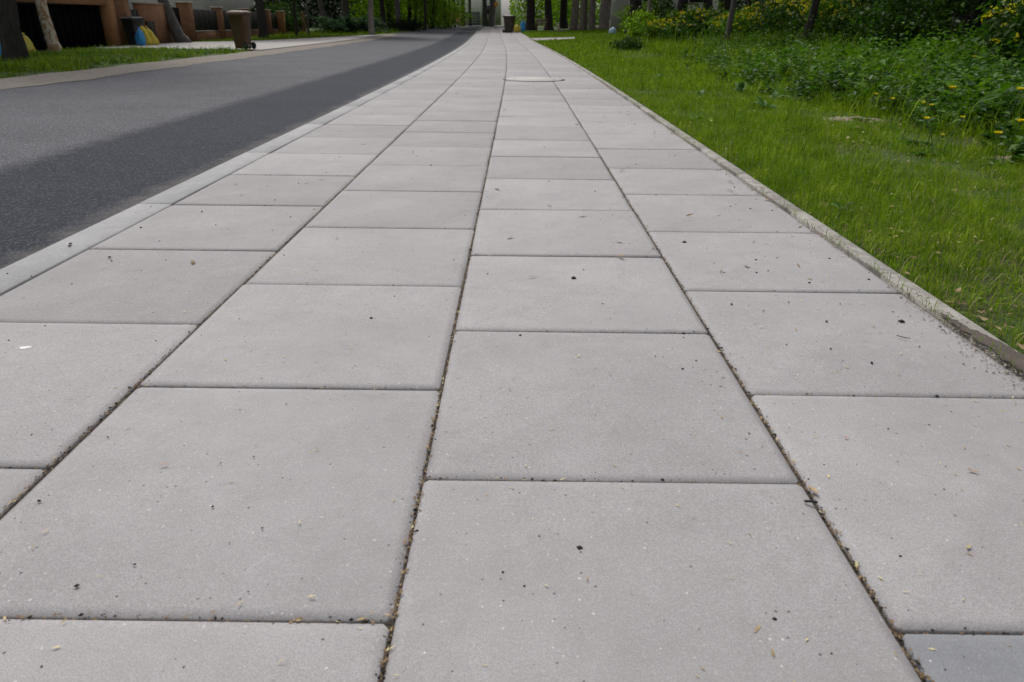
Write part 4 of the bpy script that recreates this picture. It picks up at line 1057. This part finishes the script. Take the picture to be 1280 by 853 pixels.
tag(link('edging_weeds', np_mesh('edging_weeds', V, T, Q, M['grass'])), 'tiny grass blades sprouting between slabs and edging', 'weeds', kind='stuff')
n = 420; y = 1.4+rg.random(n)**1.3*14; x = 1.50+rg.exponential(.12, n); kp = rg.random(n) < np.where(y < 3.4, 1, .5); x, y = x[kp], y[kp]; n = len(x)
P = np.stack([x+cx(y), y, gz(x+cx(y), y)+rg.uniform(.004, .03, n)], 1); az = rg.uniform(0, 6.28, n)
V = flakes(rg, P, az, .008, .030, (.12, .32))
n2 = 34; y = rg.uniform(1.75, 3.0, n2); x = 1.505+rg.exponential(.07, n2)
P = np.stack([x+cx(y), y, gz(x+cx(y), y)+rg.uniform(.01, .035, n2)], 1)
V = cat2(V, flakes(rg, P, rg.uniform(0, 6.28, n2), .02, .048, (.14, .3)))
tag(link('leaf_litter', np_mesh('leaf_litter', *V, None, M['deadleaf'])), 'dry leaf shreds lying in the grass beside the edging', 'leaf litter', kind='stuff')
def lawn_leaves(n, y0, y1, l0, l1, sd, x1=4.2):
    rg = np.random.default_rng(sd); y = rg.uniform(y0, y1, n); x = 1.50+(x1-1.5)*rg.random(n)
    kp = rg.random(n) < np.clip((vnoise(x, y, 2.2, sd)-.35)*3, .05, 1); x, y = x[kp], y[kp]; n = len(x); xx = x+cx(y)
    P = np.stack([xx, y, gz(xx, y)+rg.uniform(.01, .04, n)], 1); az = rg.uniform(0, 6.28, n)
    ln = rg.uniform(l0, l1, n); A = np.stack([np.cos(az), np.sin(az), rg.normal(.25, .3, n)], 1)
    return leaves(P, A, rg.normal(0, .3, (n, 3))+[0, 0, 1], ln, ln*rg.uniform(.18, .42, n), .25, .2)
tag(link('lawn_weeds', np_mesh('lawn_weeds', *cat2(lawn_leaves(2600, 1.4, 6, .012, .034, 91), lawn_leaves(2200, 6, 15, .02, .06, 92)), None, M['clover'])), 'small broad weed leaves mixed through the green grass', 'weeds', kind='stuff')
tag(link('lawn_litter', np_mesh('lawn_litter', *cat2(lawn_leaves(520, 1.4, 6, .010, .032, 93, 3.8), lawn_leaves(300, 6, 14, .02, .05, 94)), None, M['husk'])), 'pale dry shreds lying in the grass', 'litter', kind='stuff')
mudpts = [(1172, 390), (1195, 401), (1225, 416), (1252, 428), (1285, 446), (1340, 478), (1330, 496), (1290, 472), (1266, 457), (1240, 438), (1214, 420), (1190, 404)]
mp_ = [on_slab(*p, .009)-(0, 0, .009) for p in mudpts]
mp_ = np.array(mp_); kk = np.linspace(0, len(mp_), 90, endpoint=False); i0 = kk.astype(int); fr = (kk-i0)[:, None]
mp_ = mp_[i0]*(1-fr)+mp_[(i0+1) % len(mp_)]*fr; mp_[:, :2] += np.random.default_rng(6).normal(0, .0045, (90, 2))
from mathutils.geometry import delaunay_2d_cdt
rgm = np.random.default_rng(8)
inn = [Vector((x, y)) for x in np.arange(mp_[:, 0].min(), mp_[:, 0].max(), .012) for y in np.arange(mp_[:, 1].min(), mp_[:, 1].max(), .012)]
v_, e_, f_, ov_, *_ = delaunay_2d_cdt([Vector(p[:2]) for p in mp_]+inn, [(q, (q+1) % 90) for q in range(90)], [], 1, 1e-5)
VV = [(p.x, p.y, (.0085 if any(t < 90 for t in ov_[q]) else .0105)+rgm.uniform(0, .0012)) for q, p in enumerate(v_)]
me = np_mesh('soil_smear', VV, [t for t in f_ if len(t) == 3], None, M['mud'], True)
tag(link('soil_smear', me), 'dark damp soil washed over the slab at the edging', 'soil')
